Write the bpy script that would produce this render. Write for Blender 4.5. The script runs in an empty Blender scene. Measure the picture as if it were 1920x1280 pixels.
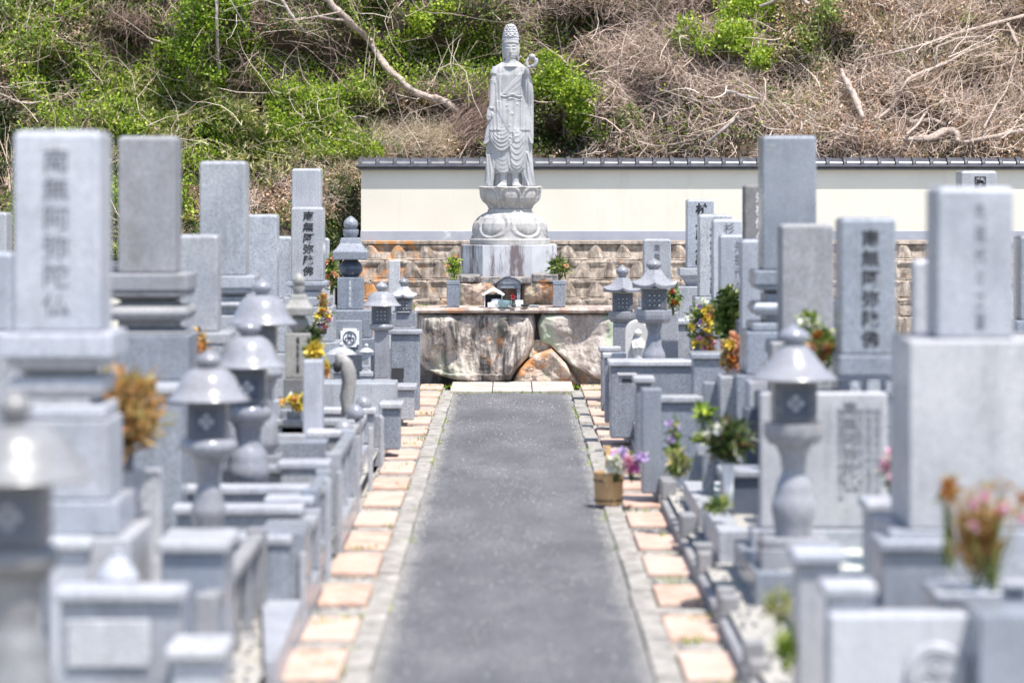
import bpy, bmesh, math, random
import numpy as np
from mathutils import Vector, noise as mnoise

R = math.radians
F = 5333.33            # focal length in photo pixels: 100 mm lens, 36 mm sensor, 1920 px wide
SC = bpy.context.scene
COL = SC.collection
rng = np.random.default_rng(7)
random.seed(7)

# ------------------------------------------------------------------ camera
cd = bpy.data.cameras.new('camera')
cam = bpy.data.objects.new('camera', cd)
COL.objects.link(cam)
cam.location = (0, 0, 2.0)
cam.rotation_euler = (R(90), 0, 0)
cd.lens = 100
cd.sensor_width = 36
cd.sensor_fit = 'HORIZONTAL'
cd.shift_y = -278 / 1920
cd.clip_start = 0.1
cd.clip_end = 1000
cd.dof.use_dof = True
cd.dof.focus_distance = 29.6
cd.dof.aperture_fstop = 1.75
SC.camera = cam

# ------------------------------------------------------------------ sky, sun, exposure
SUN = Vector((0.27, -0.36, 1.0)).normalized()     # towards the sun
el = math.asin(SUN.z)
az = math.atan2(SUN.x, SUN.y)
w = bpy.data.worlds.new('World')
SC.world = w
w.use_nodes = True
nt = w.node_tree
bg = nt.nodes['Background']
sky = nt.nodes.new('ShaderNodeTexSky')
sky.sky_type = 'NISHITA'
sky.sun_disc = False
sky.sun_elevation = el
sky.sun_rotation = az
nt.links.new(sky.outputs[0], bg.inputs[0])
bg.inputs[1].default_value = 0.15
ld = bpy.data.lights.new('sun', 'SUN')
ld.energy = 4.4
ld.angle = R(0.5)
ld.color = (1.0, 0.955, 0.89)
sun = bpy.data.objects.new('sun', ld)
COL.objects.link(sun)
sun.rotation_euler = SUN.to_track_quat('Z', 'Y').to_euler()
SC.view_settings.view_transform = 'Standard'
SC.view_settings.look = 'None'
SC.view_settings.exposure = 0.90
SC.view_settings.gamma = 1.0
SC.cycles.max_bounces = 5
SC.cycles.transparent_max_bounces = 6

# ------------------------------------------------------------------ materials
def new_mat(name):
    m = bpy.data.materials.new(name)
    m.use_nodes = True
    return m, m.node_tree, m.node_tree.nodes['Principled BSDF']

def N(t, kind, **kw):
    n = t.nodes.new(kind)
    for k, v in kw.items():
        if k.startswith('_'):
            n.inputs[k[1:]].default_value = v
        else:
            setattr(n, k, v)
    return n

def coords(t, kind='Object', scale=(1, 1, 1), rnd=True):
    tc = N(t, 'ShaderNodeTexCoord')
    mp = N(t, 'ShaderNodeMapping')
    mp.inputs['Scale'].default_value = scale
    t.links.new(tc.outputs[kind], mp.inputs['Vector'])
    if rnd:
        oi = N(t, 'ShaderNodeObjectInfo')
        ml = N(t, 'ShaderNodeMath', operation='MULTIPLY')
        ml.inputs[1].default_value = 37.0
        t.links.new(oi.outputs['Random'], ml.inputs[0])
        cb = N(t, 'ShaderNodeCombineXYZ')
        for i in range(3):
            t.links.new(ml.outputs[0], cb.inputs[i])
        t.links.new(cb.outputs[0], mp.inputs['Location'])
    return mp.outputs[0]

def noise(t, vec, scale, detail=3, rough=.55):
    n = N(t, 'ShaderNodeTexNoise')
    n.inputs['Scale'].default_value = scale
    n.inputs['Detail'].default_value = detail
    n.inputs['Roughness'].default_value = rough
    t.links.new(vec, n.inputs['Vector'])
    return n.outputs['Fac']

def ramp(t, fac, stops, interp='LINEAR'):
    r = N(t, 'ShaderNodeValToRGB')
    cr = r.color_ramp
    cr.interpolation = interp
    while len(cr.elements) < len(stops):
        cr.elements.new(0.5)
    for e, (p, c) in zip(cr.elements, stops):
        e.position = p
        e.color = (*c, 1) if len(c) == 3 else c
    t.links.new(fac, r.inputs[0])
    return r.outputs[0]

def mix(t, fac, a, b, mode='MIX'):
    m = N(t, 'ShaderNodeMix', data_type='RGBA', blend_type=mode)
    if isinstance(fac, (int, float)):
        m.inputs[0].default_value = fac
    else:
        t.links.new(fac, m.inputs[0])
    for i, v in ((6, a), (7, b)):
        if isinstance(v, tuple):
            m.inputs[i].default_value = (*v, 1)
        else:
            t.links.new(v, m.inputs[i])
    return m.outputs[2]

def bump(t, b, h, strength=.3, dist=.01):
    n = N(t, 'ShaderNodeBump')
    n.inputs['Strength'].default_value = strength
    n.inputs['Distance'].default_value = dist
    t.links.new(h, n.inputs['Height'])
    t.links.new(n.outputs[0], b.inputs['Normal'])

def g3(v, k):
    return tuple(min(1, x * k) for x in v)

def granite(name, base, rough=.22, contrast=.5, stain=0.0, stain_col=(.10, .085, .07), speck=105):
    m, t, b = new_mat(name)
    v = coords(t)
    f = noise(t, v, speck, 2, .6)
    col = ramp(t, f, [(.30, g3(base, 1 - contrast)), (.47, base), (.56, base), (.72, g3(base, 1 + contrast))])
    big = noise(t, v, 2.6, 4)
    col = mix(t, .75, col, ramp(t, big, [(.3, (.80, .81, .83)), (.7, (1.13, 1.11, 1.08))]), 'MULTIPLY')
    oi = N(t, 'ShaderNodeObjectInfo')
    col = mix(t, 1.0, col, ramp(t, oi.outputs['Random'], [(0, (.85, .85, .89)), (.35, (1.04, 1.0, .98)), (.65, (.97, .97, 1.02)), (1, (1.14, 1.11, 1.09))]), 'MULTIPLY')
    # rain marks and grime running down the faces
    run = noise(t, coords(t, 'Object', (16, 16, 1.3)), 1.0, 6, .7)
    patch = noise(t, v, 4.5, 5, .65)
    mr_ = N(t, 'ShaderNodeMath', operation='MULTIPLY')
    t.links.new(run, mr_.inputs[0]); t.links.new(patch, mr_.inputs[1])
    col = mix(t, ramp(t, mr_.outputs[0], [(.24, (0, 0, 0)), (.40, (.42, .42, .42))]), col, g3(base, .42))
    pale = noise(t, v, 9, 6, .7)
    col = mix(t, ramp(t, pale, [(.60, (0, 0, 0)), (.72, (.22, .22, .22))]), col, (.55, .55, .50))
    if stain:
        vs = coords(t, 'Object', (9, 9, 1.6))
        s = noise(t, vs, 1.0, 5, .65)
        sm = noise(t, v, 14, 5, .7)
        mm = N(t, 'ShaderNodeMath', operation='MULTIPLY')
        t.links.new(s, mm.inputs[0]); t.links.new(sm, mm.inputs[1])
        fac = ramp(t, mm.outputs[0], [(.22, (0, 0, 0)), (.42, (stain,) * 3)])
        col = mix(t, fac, col, stain_col)
    t.links.new(col, b.inputs['Base Color'])
    rr = ramp(t, noise(t, v, 6, 3), [(.3, (rough * .8,) * 3), (.7, (min(1, rough * 1.5),) * 3)])
    t.links.new(rr, b.inputs['Roughness'])
    if rough > .4:
        bump(t, b, f, .35, .004)
    return m

GR = {}
GR['blue'] = granite('granite_blue', (.22, .245, .28), .22, 0.55)
GR['mid'] = granite('granite_mid', (.305, .325, .352), .26, 0.5)
GR['light'] = granite('granite_light', (.385, .40, .425), .30, 0.42)
GR['dark'] = granite('granite_dark', (.085, .10, .13), .16, 0.5)
GR['old'] = granite('granite_old', (.25, .255, .265), .6, 0.4, .55, (.15, .14, .13))
GR['older'] = granite('granite_older', (.16, .16, .165), .7, 0.4, .8, (.09, .085, .075))
GR['rough'] = granite('granite_rough', (.30, .32, .35), .65, 0.5, .25, (.2, .19, .16))
GR['lantern'] = granite('granite_lantern', (.25, .26, .285), .17, 0.42, .25, (.2, .18, .15))
GR['lantern_old'] = granite('granite_lantern_old', (.29, .285, .265), .55, 0.4, .6, (.13, .12, .09))
GR['statue'] = granite('granite_statue', (.365, .365, .36), .6, 0.16, .35, (.25, .24, .22), speck=60)
GR['lotus'] = granite('granite_lotus', (.38, .37, .35), .65, 0.2, .7, (.2, .18, .15), speck=60)
GR['lantern_pale'] = granite('granite_lantern_pale', (.20, .203, .21), .3, .35, .3, (.2, .18, .13))
GR['box'] = granite('granite_box_shade', (.13, .14, .16), .2, .4)  # darker lantern granite, paints the roof's shade into the fire boxes
GR['pale'] = granite('stone_pale', (.52, .52, .51), .6, 0.2, .2)

def plain(name, col, rough=.6, spec=None, var=.12, vs=8, coat=0):
    m, t, b = new_mat(name)
    v = coords(t)
    f = noise(t, v, vs, 4)
    c = ramp(t, f, [(.3, g3(col, 1 - var)), (.7, g3(col, 1 + var))])
    t.links.new(c, b.inputs['Base Color'])
    b.inputs['Roughness'].default_value = rough
    if coat:
        b.inputs['Coat Weight'].default_value = coat
    return m

M_ink = plain('black_ink', (.012, .012, .014), .5)
M_inkgrey = plain('faded_ink', (.10, .105, .12), .7, var=.4, vs=30)
M_inkfaint = plain('engraved_letters', (.24, .25, .28), .7, var=.3, vs=30)
M_inkpale = plain('pale_letters', (.70, .72, .74), .7, var=.2, vs=30)
M_white = plain('white_plate', (.78, .79, .80), .4)
M_hole_shade = plain('hollow_shade', (.03, .032, .036), .7)  # near black colour stands in for the shade inside openings

def mat_asphalt():
    m, t, b = new_mat('asphalt')
    v = coords(t, rnd=False)
    f = noise(t, v, 75, 5, .85)
    col = ramp(t, f, [(.34, (.028, .028, .031)), (.46, (.078, .078, .085)), (.55, (.12, .12, .128)), (.63, (.28, .275, .28)), (.71, (.60, .58, .57))])
    big = noise(t, coords(t, 'Object', (1.0, .35, 1), False), 2.2, 6, .65)
    col = mix(t, .95, col, ramp(t, big, [(.32, (.66, .66, .68)), (.52, (.95, .95, .96)), (.70, (1.32, 1.29, 1.28))]), 'MULTIPLY')
    tc_ = N(t, 'ShaderNodeTexCoord'); sp_ = N(t, 'ShaderNodeSeparateXYZ')
    t.links.new(tc_.outputs['Object'], sp_.inputs[0])
    ab_ = N(t, 'ShaderNodeMath', operation='ABSOLUTE'); t.links.new(sp_.outputs[0], ab_.inputs[0])
    wob = N(t, 'ShaderNodeMath', operation='MULTIPLY_ADD'); wob.inputs[1].default_value = .16
    t.links.new(noise(t, v, 5, 4), wob.inputs[0]); t.links.new(ab_.outputs[0], wob.inputs[2])
    col = mix(t, ramp(t, wob.outputs[0], [(.58, (0, 0, 0)), (.66, (.6, .6, .6))]), col, (.27, .255, .23))
    # pale petals and grit fallen on the surface
    vo = N(t, 'ShaderNodeTexVoronoi', feature='F1')
    vo.inputs['Scale'].default_value = 16
    t.links.new(v, vo.inputs['Vector'])
    pet = ramp(t, vo.outputs['Distance'], [(.09, (1, 1, 1)), (.15, (0, 0, 0))])
    msk = ramp(t, noise(t, v, 3.2, 3), [(.50, (0, 0, 0)), (.62, (.8, .8, .8))])
    mm = mix(t, 1.0, pet, msk, 'MULTIPLY')
    col = mix(t, mm, col, (.5, .46, .44))
    t.links.new(col, b.inputs['Base Color'])
    b.inputs['Roughness'].default_value = .85
    bump(t, b, f, .6, .006)
    return m
M_asphalt = mat_asphalt()

def mat_concrete(name, a, c2, sc=5, moss=0.0, speck=90):
    m, t, b = new_mat(name)
    v = coords(t, rnd=False)
    f = noise(t, v, sc, 6, .65)
    col = ramp(t, f, [(.3, a), (.7, c2)])
    s = noise(t, v, speck, 2)
    col = mix(t, .8, col, ramp(t, s, [(.3, (.72, .72, .72)), (.7, (1.15, 1.15, 1.15))]), 'MULTIPLY')
    if moss:
        g = ramp(t, noise(t, v, 2.3, 5, .7), [(.55, (0, 0, 0)), (.66, (moss,) * 3)])
        col = mix(t, g, col, (.12, .14, .035))
    t.links.new(col, b.inputs['Base Color'])
    b.inputs['Roughness'].default_value = .9
    bump(t, b, s, .5, .006)
    return m
M_kerb = mat_concrete('kerb_concrete', (.14, .13, .118), (.43, .40, .365), 9, .2)
M_orange = mat_concrete('orange_paving', (.40, .235, .16), (.56, .375, .28), 6)
M_gapfill = mat_concrete('grit', (.16, .15, .13), (.42, .39, .35), 9, .5, 60)
M_slab = mat_concrete('pale_slab', (.30, .27, .24), (.48, .44, .40), 5)
M_gravel = mat_concrete('gravel', (.20, .19, .175), (.48, .455, .41), 26, .25, 55)
M_soil = mat_concrete('hill_soil', (.03, .02, .014), (.11, .075, .05), 3)
M_plinth_c = None

def slab_mat():
    m, t, b = new_mat('orange_slab')
    v = coords(t)
    f = noise(t, v, 6, 6, .7)
    col = ramp(t, f, [(.3, (.33, .195, .145)), (.52, (.45, .30, .235)), (.72, (.52, .41, .345))])
    oi = N(t, 'ShaderNodeObjectInfo')
    col = mix(t, ramp(t, oi.outputs['Random'], [(0, (0, 0, 0)), (1, (.42, .42, .42))]), col, (.50, .42, .365))
    g = noise(t, v, 14, 6, .75)
    col = mix(t, ramp(t, g, [(.56, (0, 0, 0)), (.68, (.55, .55, .55))]), col, (.25, .21, .18))
    t.links.new(col, b.inputs['Base Color'])
    b.inputs['Roughness'].default_value = .9
    bump(t, b, g, .5, .006)
    return m
M_orange = slab_mat()
def mat_plaster():
    m, t, b = new_mat('beige_plaster')
    v = coords(t, 'Object', (1, 1, 1), False)
    f = noise(t, v, 1.4, 5)
    col = ramp(t, f, [(.3, (.575, .54, .46)), (.7, (.63, .595, .515))])
    s = noise(t, coords(t, 'Object', (5, 5, .8), False), 1.2, 5, .7)
    col = mix(t, ramp(t, s, [(.55, (0, 0, 0)), (.75, (.30, .30, .30))]), col, (.42, .37, .28))
    f2 = noise(t, coords(t, 'Object', (1, 1, 1), False), 3.5, 7, .75)
    col = mix(t, ramp(t, f2, [(.60, (0, 0, 0)), (.72, (.25, .25, .25))]), col, (.50, .47, .41))
    t.links.new(col, b.inputs['Base Color'])
    b.inputs['Roughness'].default_value = .85
    return m
M_plaster = mat_plaster()

def mat_band():
    m, t, b = new_mat('wall_base_band')
    v = coords(t, rnd=False)
    f = noise(t, v, 2.5, 6, .7)
    col = ramp(t, f, [(.3, (.25, .27, .315)), (.62, (.31, .33, .375)), (.70, (.5, .5, .5))])
    t.links.new(col, b.inputs['Base Color'])
    b.inputs['Roughness'].default_value = .8
    return m
M_band = mat_band()

def mat_tile():
    m, t, b = new_mat('dark_roof_tile')
    v = coords(t, rnd=False)
    f = noise(t, v, 12, 4)
    col = ramp(t, f, [(.3, (.045, .046, .055)), (.7, (.085, .085, .098))])
    t.links.new(col, b.inputs['Base Color'])
    b.inputs['Roughness'].default_value = .33
    return m
M_tile = mat_tile()

def mat_retaining():
    m, t, b = new_mat('weathered_block')
    v = coords(t, rnd=False)
    f = noise(t, v, 7, 7, .7)
    col = ramp(t, f, [(.28, (.10, .082, .07)), (.45, (.27, .228, .19)), (.62, (.43, .375, .32)), (.8, (.52, .475, .42))])
    s = noise(t, coords(t, 'Object', (14, 14, 2.0), False), 1, 5, .7)
    col = mix(t, .85, col, ramp(t, s, [(.36, (.38, .34, .33)), (.60, (1.12, 1.08, 1.04))]), 'MULTIPLY')
    # orange lichen: mostly on the left half and the top courses
    tc = N(t, 'ShaderNodeTexCoord')
    sep = N(t, 'ShaderNodeSeparateXYZ')
    t.links.new(tc.outputs['Object'], sep.inputs[0])
    mr = N(t, 'ShaderNodeMapRange', clamp=True)
    mr.inputs[1].default_value = -0.4; mr.inputs[2].default_value = -1.9
    mr.inputs[3].default_value = -.09; mr.inputs[4].default_value = .09
    t.links.new(sep.outputs[0], mr.inputs[0])
    ad = N(t, 'ShaderNodeMath', operation='ADD')
    t.links.new(noise(t, v, 5, 5, .65), ad.inputs[0])
    t.links.new(mr.outputs[0], ad.inputs[1])
    lich = ramp(t, ad.outputs[0], [(.55, (0, 0, 0)), (.66, (.8, .8, .8))])
    col = mix(t, lich, col, (.50, .21, .045))
    t.links.new(col, b.inputs['Base Color'])
    b.inputs['Roughness'].default_value = .95
    bump(t, b, f, .7, .02)
    return m
M_block = mat_retaining()

def mat_rock(name, base, dark, darkamt, orange, green=0.0, sx=7.0):
    m, t, b = new_mat(name)
    v = coords(t)
    f = noise(t, v, 4, 7, .68)
    col = ramp(t, f, [(.3, g3(base, .68)), (.5, base), (.7, g3(base, 1.3))])
    fine = noise(t, v, 55, 3, .7)
    col = mix(t, .8, col, ramp(t, fine, [(.35, (.68, .66, .66)), (.62, (1.14, 1.14, 1.14))]), 'MULTIPLY')
    st = noise(t, coords(t, 'Object', (sx, sx, .9)), 1.0, 7, .72)
    col = mix(t, ramp(t, st, [(.50 - .12 * darkamt, (0, 0, 0)), (.60, (.92, .92, .92))]), col, dark)
    if orange:
        o = noise(t, v, 3.1, 6, .7)
        col = mix(t, ramp(t, o, [(.62 - .2 * orange, (0, 0, 0)), (.72 - .2 * orange, (.85,) * 3)]), col, (.50, .20, .05))
    if green:
        o = noise(t, coords(t, 'Object', (3.2, 3.2, 1.3)), 1.0, 5, .6)
        col = mix(t, ramp(t, o, [(.54, (0, 0, 0)), (.64, (green,) * 3)]), col, (.33, .42, .28))
    t.links.new(col, b.inputs['Base Color'])
    b.inputs['Roughness'].default_value = .9
    bump(t, b, f, .9, .03)
    return m
M_rockA = mat_rock('boulder_streaked', (.52, .455, .40), (.05, .045, .043), .80, .14, .3, 10)
M_rockB = mat_rock('boulder_pale', (.50, .445, .395), (.20, .165, .145), .45, .0, .9, 5)
M_rockO = mat_rock('boulder_orange', (.52, .44, .37), (.16, .13, .11), .2, .75, .3, 5)
M_rockT = mat_rock('rock_tan', (.42, .33, .26), (.13, .10, .08), .5, .38, .7, 7)
M_rockD = mat_rock('boulder_dark', (.26, .24, .22), (.10, .09, .09), .4, .1)
M_ledge = mat_rock('ledge_stone', (.46, .39, .34), (.17, .12, .10), .7, .12)

def mat_plinth():
    m, t, b = new_mat('whitewashed_plinth')
    v = coords(t, rnd=False)
    f = noise(t, v, 5, 6)
    col = ramp(t, f, [(.3, (.36, .37, .395)), (.7, (.48, .485, .50))])
    s = noise(t, coords(t, 'Object', (6, 6, 1.1), False), 1.0, 6, .7)
    tc = N(t, 'ShaderNodeTexCoord')
    sep = N(t, 'ShaderNodeSeparateXYZ')
    t.links.new(tc.outputs['Object'], sep.inputs[0])
    mr = N(t, 'ShaderNodeMapRange', clamp=True)
    mr.inputs[1].default_value = .2; mr.inputs[2].default_value = -.45
    mr.inputs[3].default_value = -.05; mr.inputs[4].default_value = .10
    t.links.new(sep.outputs[0], mr.inputs[0])
    ad = N(t, 'ShaderNodeMath', operation='ADD')
    t.links.new(s, ad.inputs[0]); t.links.new(mr.outputs[0], ad.inputs[1])
    st = ramp(t, ad.outputs[0], [(.50, (0, 0, 0)), (.60, (.92, .92, .92))])
    col = mix(t, st, col, (.12, .085, .09))
    t.links.new(col, b.inputs['Base Color'])
    b.inputs['Roughness'].default_value = .85
    return m
M_plinth = mat_plinth()

def mat_leaf(name, cols, trans=.35, rough=.45):
    m = bpy.data.materials.new(name)
    m.use_nodes = True
    t = m.node_tree
    b = t.nodes['Principled BSDF']
    at = N(t, 'ShaderNodeAttribute')
    at.attribute_name = 'tint'
    n = len(cols)
    col = ramp(t, at.outputs['Fac'], [(i / (n - 1), c) for i, c in enumerate(cols)])
    t.links.new(col, b.inputs['Base Color'])
    b.inputs['Roughness'].default_value = rough
    if trans:
        tr = N(t, 'ShaderNodeBsdfTranslucent')
        t.links.new(mix(t, 1.0, col, (1.2, 1.25, .7), 'MULTIPLY'), tr.inputs[0])
        mx = N(t, 'ShaderNodeMixShader')
        mx.inputs[0].default_value = trans
        t.links.new(b.outputs[0], mx.inputs[1]); t.links.new(tr.outputs[0], mx.inputs[2])
        t.links.new(mx.outputs[0], t.nodes['Material Output'].inputs[0])
    return m
L_bright = mat_leaf('leaf_bright', [(.05, .10, .012), (.16, .26, .022), (.31, .43, .04), (.52, .58, .09)], .4)
L_mid = mat_leaf('leaf_mid', [(.03, .06, .015), (.09, .15, .03), (.20, .27, .055), (.42, .42, .16)])
L_dark = mat_leaf('leaf_dark', [(.02, .04, .014), (.045, .08, .024), (.10, .15, .045), (.22, .14, .11)])
L_sasa = mat_leaf('leaf_bamboo_grass', [(.09, .14, .03), (.22, .26, .07), (.42, .38, .18), (.55, .48, .30)])
L_dry = mat_leaf('leaf_dry', [(.15, .075, .045), (.38, .23, .15), (.60, .42, .29), (.80, .64, .50)], .15, .7)
L_rust = mat_leaf('leaf_rust', [(.22, .10, .035), (.42, .21, .07), (.55, .34, .14), (.30, .30, .10)], .3)
M_twig = mat_leaf('twig_bark', [(.10, .06, .045), (.28, .19, .15), (.50, .38, .31), (.74, .62, .52)], 0, .85)
M_straw = mat_leaf('straw', [(.22, .16, .09), (.40, .31, .18), (.56, .47, .31), (.66, .58, .44)], .1, .8)

def mat_bark(name, a, c):
    m, t, b = new_mat(name)
    v = coords(t, 'Object', (3, 3, 3))
    f = noise(t, v, 7, 6, .7)
    col = ramp(t, f, [(.3, a), (.52, c), (.72, g3(c, 1.25))])
    t.links.new(col, b.inputs['Base Color'])
    b.inputs['Roughness'].default_value = .9
    bump(t, b, f, .8, .02)
    return m
M_barkpale = mat_bark('pale_bark', (.15, .11, .088), (.40, .32, .27))
M_barkgrey = mat_bark('grey_bark', (.15, .12, .10), (.36, .31, .28))

def flat(name, c, rough=.5):
    m, t, b = new_mat(name)
    b.inputs['Base Color'].default_value = (*c, 1)
    b.inputs['Roughness'].default_value = rough
    return m
PET = {'white': (.78, .78, .76), 'pink': (.66, .36, .50), 'purple': (.40, .24, .66), 'lilac': (.55, .42, .72),
       'yellow': (.72, .56, .10), 'orange': (.66, .32, .12), 'red': (.45, .05, .06), 'magenta': (.55, .18, .44),
       'peach': (.75, .42, .28), 'rust': (.42, .16, .04)}
PETM = {k: mat_leaf('petal_' + k, [g3(v, .8), v, g3(v, 1.15), g3(v, .95)], .25, .5) for k, v in PET.items()}

# ------------------------------------------------------------------ geometry helpers
LOC = {}      # root name -> world location of that thing

def W(px, py, Z):
    return Vector(((px - 960) * Z / F, Z, 2 + (362 - py) * Z / F))

def tag(o, label=None, cat=None, group=None, kind=None):
    if label: o['label'] = label
    if cat: o['category'] = cat
    if group: o['group'] = group
    if kind: o['kind'] = kind
    return o

def thing(name, label, cat, loc, group=None):
    o = bpy.data.objects.new(name, None)
    COL.objects.link(o)
    o.location = loc
    o.empty_display_size = .1
    LOC[o.name] = Vector(loc)
    return tag(o, label, cat, group)

class G:
    def __init__(s):
        s.v = []; s.f = []
    def add(s, vs, fs):
        b = len(s.v)
        s.v += [tuple(p) for p in vs]
        s.f += [tuple(i + b for i in f) for f in fs]
        return s
    def box(s, x0, x1, y0, y1, z0, z1):
        vs = [(x, y, z) for z in (z0, z1) for y in (y0, y1) for x in (x0, x1)]
        return s.add(vs, [(0, 2, 3, 1), (4, 5, 7, 6), (0, 1, 5, 4), (2, 6, 7, 3), (0, 4, 6, 2), (1, 3, 7, 5)])
    def loft(s, rings, cap=True, closed=True):
        n = len(rings[0])
        vs = [p for r in rings for p in r]
        fs = []
        for i in range(len(rings) - 1):
            for j in range(n if closed else n - 1):
                a = i * n + j; b = i * n + (j + 1) % n
                fs.append((a, b, b + n, a + n))
        if cap:
            fs.append(tuple(reversed(range(n))))
            fs.append(tuple(range((len(rings) - 1) * n, len(rings) * n)))
        return s.add(vs, fs)
    def lathe(s, cx, cy, prof, n=40, sq=0.0, rot=0.0):
        """prof: (r, z) from bottom to top. n=4/6/8 gives polygonal plans"""
        rings = []
        for r, z in prof:
            rings.append([(cx + r * math.cos(rot + 2 * math.pi * k / n), cy + r * math.sin(rot + 2 * math.pi * k / n), z) for k in range(n)])
        return s.loft(rings)
    def rect(s, cx, cy, prof):
        """prof: (hx, hy, z) bottom to top, rectangular plan"""
        rings = [[(cx - a, cy - b, z), (cx + a, cy - b, z), (cx + a, cy + b, z), (cx - a, cy + b, z)] for a, b, z in prof]
        return s.loft(rings)
    def tube(s, pts, rad, n=8):
        pts = [Vector(p) for p in pts]
        rings = []
        up = Vector((.13, .97, .2))
        for i, p in enumerate(pts):
            d = (pts[min(i + 1, len(pts) - 1)] - pts[max(i - 1, 0)]).normalized()
            a = d.cross(up)
            if a.length < 1e-3: a = d.cross(Vector((1, 0, 0)))
            a.normalize(); b = d.cross(a)
            r = rad[i] if hasattr(rad, '__len__') else rad
            rings.append([tuple(p + a * r * math.cos(2 * math.pi * k / n) + b * r * math.sin(2 * math.pi * k / n)) for k in range(n)])
        return s.loft(rings)
    def build(s, name, mat, parent=None, smooth=False, bevel=0, seg=2, auto=None):
        me = bpy.data.meshes.new(name)
        off = LOC.get(parent.name, Vector((0, 0, 0))) if parent is not None else Vector((0, 0, 0))
        vs = [(x - off.x, y - off.y, z - off.z) for x, y, z in s.v]
        me.from_pydata(vs, [], s.f)
        bm = bmesh.new(); bm.from_mesh(me)
        bmesh.ops.recalc_face_normals(bm, faces=bm.faces)
        bm.to_mesh(me); bm.free()
        if smooth:
            me.polygons.foreach_set('use_smooth', [True] * len(me.polygons))
        o = bpy.data.objects.new(name, me)
        me.materials.append(mat)
        COL.objects.link(o)
        if parent is not None:
            o.parent = parent
            LOC[o.name] = off
        if bevel:
            b = o.modifiers.new('bevel', 'BEVEL')
            b.width = bevel; b.segments = seg; b.limit_method = 'ANGLE'; b.angle_limit = R(35)
        if auto is not None:
            me.set_sharp_from_angle(angle=R(auto))
        return o

def fast(name, V, faces, mat, tint=None, parent=None, smooth=False):
    """V (n,3) array, faces (m,k) int array"""
    off = LOC.get(parent.name, Vector((0, 0, 0))) if parent is not None else Vector((0, 0, 0))
    V = np.asarray(V, dtype=np.float32) - np.array(off, dtype=np.float32)
    faces = np.asarray(faces, dtype=np.int32)
    me = bpy.data.meshes.new(name)
    me.vertices.add(len(V)); me.vertices.foreach_set('co', V.ravel())
    m, k = faces.shape
    me.loops.add(m * k); me.loops.foreach_set('vertex_index', faces.ravel())
    me.polygons.add(m)
    me.polygons.foreach_set('loop_start', np.arange(0, m * k, k, dtype=np.int32))
    if tint is not None:
        a = me.attributes.new('tint', 'FLOAT', 'POINT')
        a.data.foreach_set('value', np.asarray(tint, dtype=np.float32))
    me.update(calc_edges=True)
    if smooth:
        me.polygons.foreach_set('use_smooth', [True] * m)
    me.materials.append(mat)
    o = bpy.data.objects.new(name, me)
    COL.objects.link(o)
    if parent is not None:
        o.parent = parent; LOC[o.name] = off
    return o

def leaves_mesh(P, L, Wd, up=None, spread=1.0, seed=0, tl=(0, 1)):
    """P (n,3) leaf bases; returns V, faces, tint. up: (3,) preferred direction"""
    r = np.random.default_rng(seed)
    n = len(P)
    d = r.normal(size=(n, 3)) * spread
    if up is not None: d += np.array(up)
    d /= np.linalg.norm(d, axis=1)[:, None] + 1e-9
    s = np.cross(d, r.normal(size=(n, 3)))
    s /= np.linalg.norm(s, axis=1)[:, None] + 1e-9
    nn = np.cross(d, s)
    L = (L * r.uniform(.6, 1.35, n))[:, None]; Wd = (Wd * r.uniform(.7, 1.3, n))[:, None]
    a = P + d * L * .45 + s * Wd * .5 + nn * Wd * .22
    b = P + d * L * .45 - s * Wd * .5 + nn * Wd * .22
    tip = P + d * L - nn * L * .12
    V = np.stack([P, a, tip, b], 1).reshape(-1, 3)
    i = np.arange(n)[:, None] * 4
    Fc = np.concatenate([i + np.array([[0, 1, 2]]), i + np.array([[0, 2, 3]])], 1).reshape(-1, 3)
    t = np.repeat(np.clip(r.uniform(tl[0], tl[1], n), 0, 1), 4)
    return V, Fc, t

def twigs_mesh(P, D, L, rad, bend=.35, seed=0, tl=(0, 1), k=6, pull=None):
    """curved thin tubes: bases P (n,3), unit directions D, lengths L (n), radii rad (n)"""
    r = np.random.default_rng(seed)
    n = len(P)
    s = np.cross(D, r.normal(size=(n, 3))); s /= np.linalg.norm(s, axis=1)[:, None] + 1e-9
    q = np.cross(D, s)
    c1 = r.normal(size=n) * bend; c2 = r.normal(size=n) * bend * .5
    pts = []
    for j in range(k):
        u = j / (k - 1)
        p = P + D * (L * u)[:, None] + s * (L * c1 * u * u)[:, None] + q * (L * c2 * math.sin(u * 5))[:, None]
        p = p + r.normal(size=(n, 3)) * (L * .018)[:, None]
        if pull is not None: p = p + np.array(pull) * (L * u * u)[:, None]
        pts.append(p)
    V = np.zeros((n, k, 3, 3))
    for j in range(k):
        rr = rad * (1 - .75 * j / (k - 1))
        for m in range(3):
            a = 2.0944 * m
            V[:, j, m] = pts[j] + (s * math.cos(a) + q * math.sin(a)) * rr[:, None]
    V = V.reshape(-1, 3)
    base = (np.arange(n) * k * 3)[:, None]
    fc = []
    for j in range(k - 1):
        for m in range(3):
            a = j * 3 + m; b = j * 3 + (m + 1) % 3
            fc.append([a, b, b + 3, a + 3])
    Fc = (base[:, :, None] + np.array(fc)[None]).reshape(-1, 4)
    t = np.repeat(r.uniform(tl[0], tl[1], n), k * 3)
    return V, Fc, t

def cat_mesh(parts):
    V = []; Fc = []; T = []; b = 0
    for v, f, t in parts:
        V.append(v); Fc.append(f + b); T.append(t); b += len(v)
    return np.concatenate(V), np.concatenate(Fc), np.concatenate(T)

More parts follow.
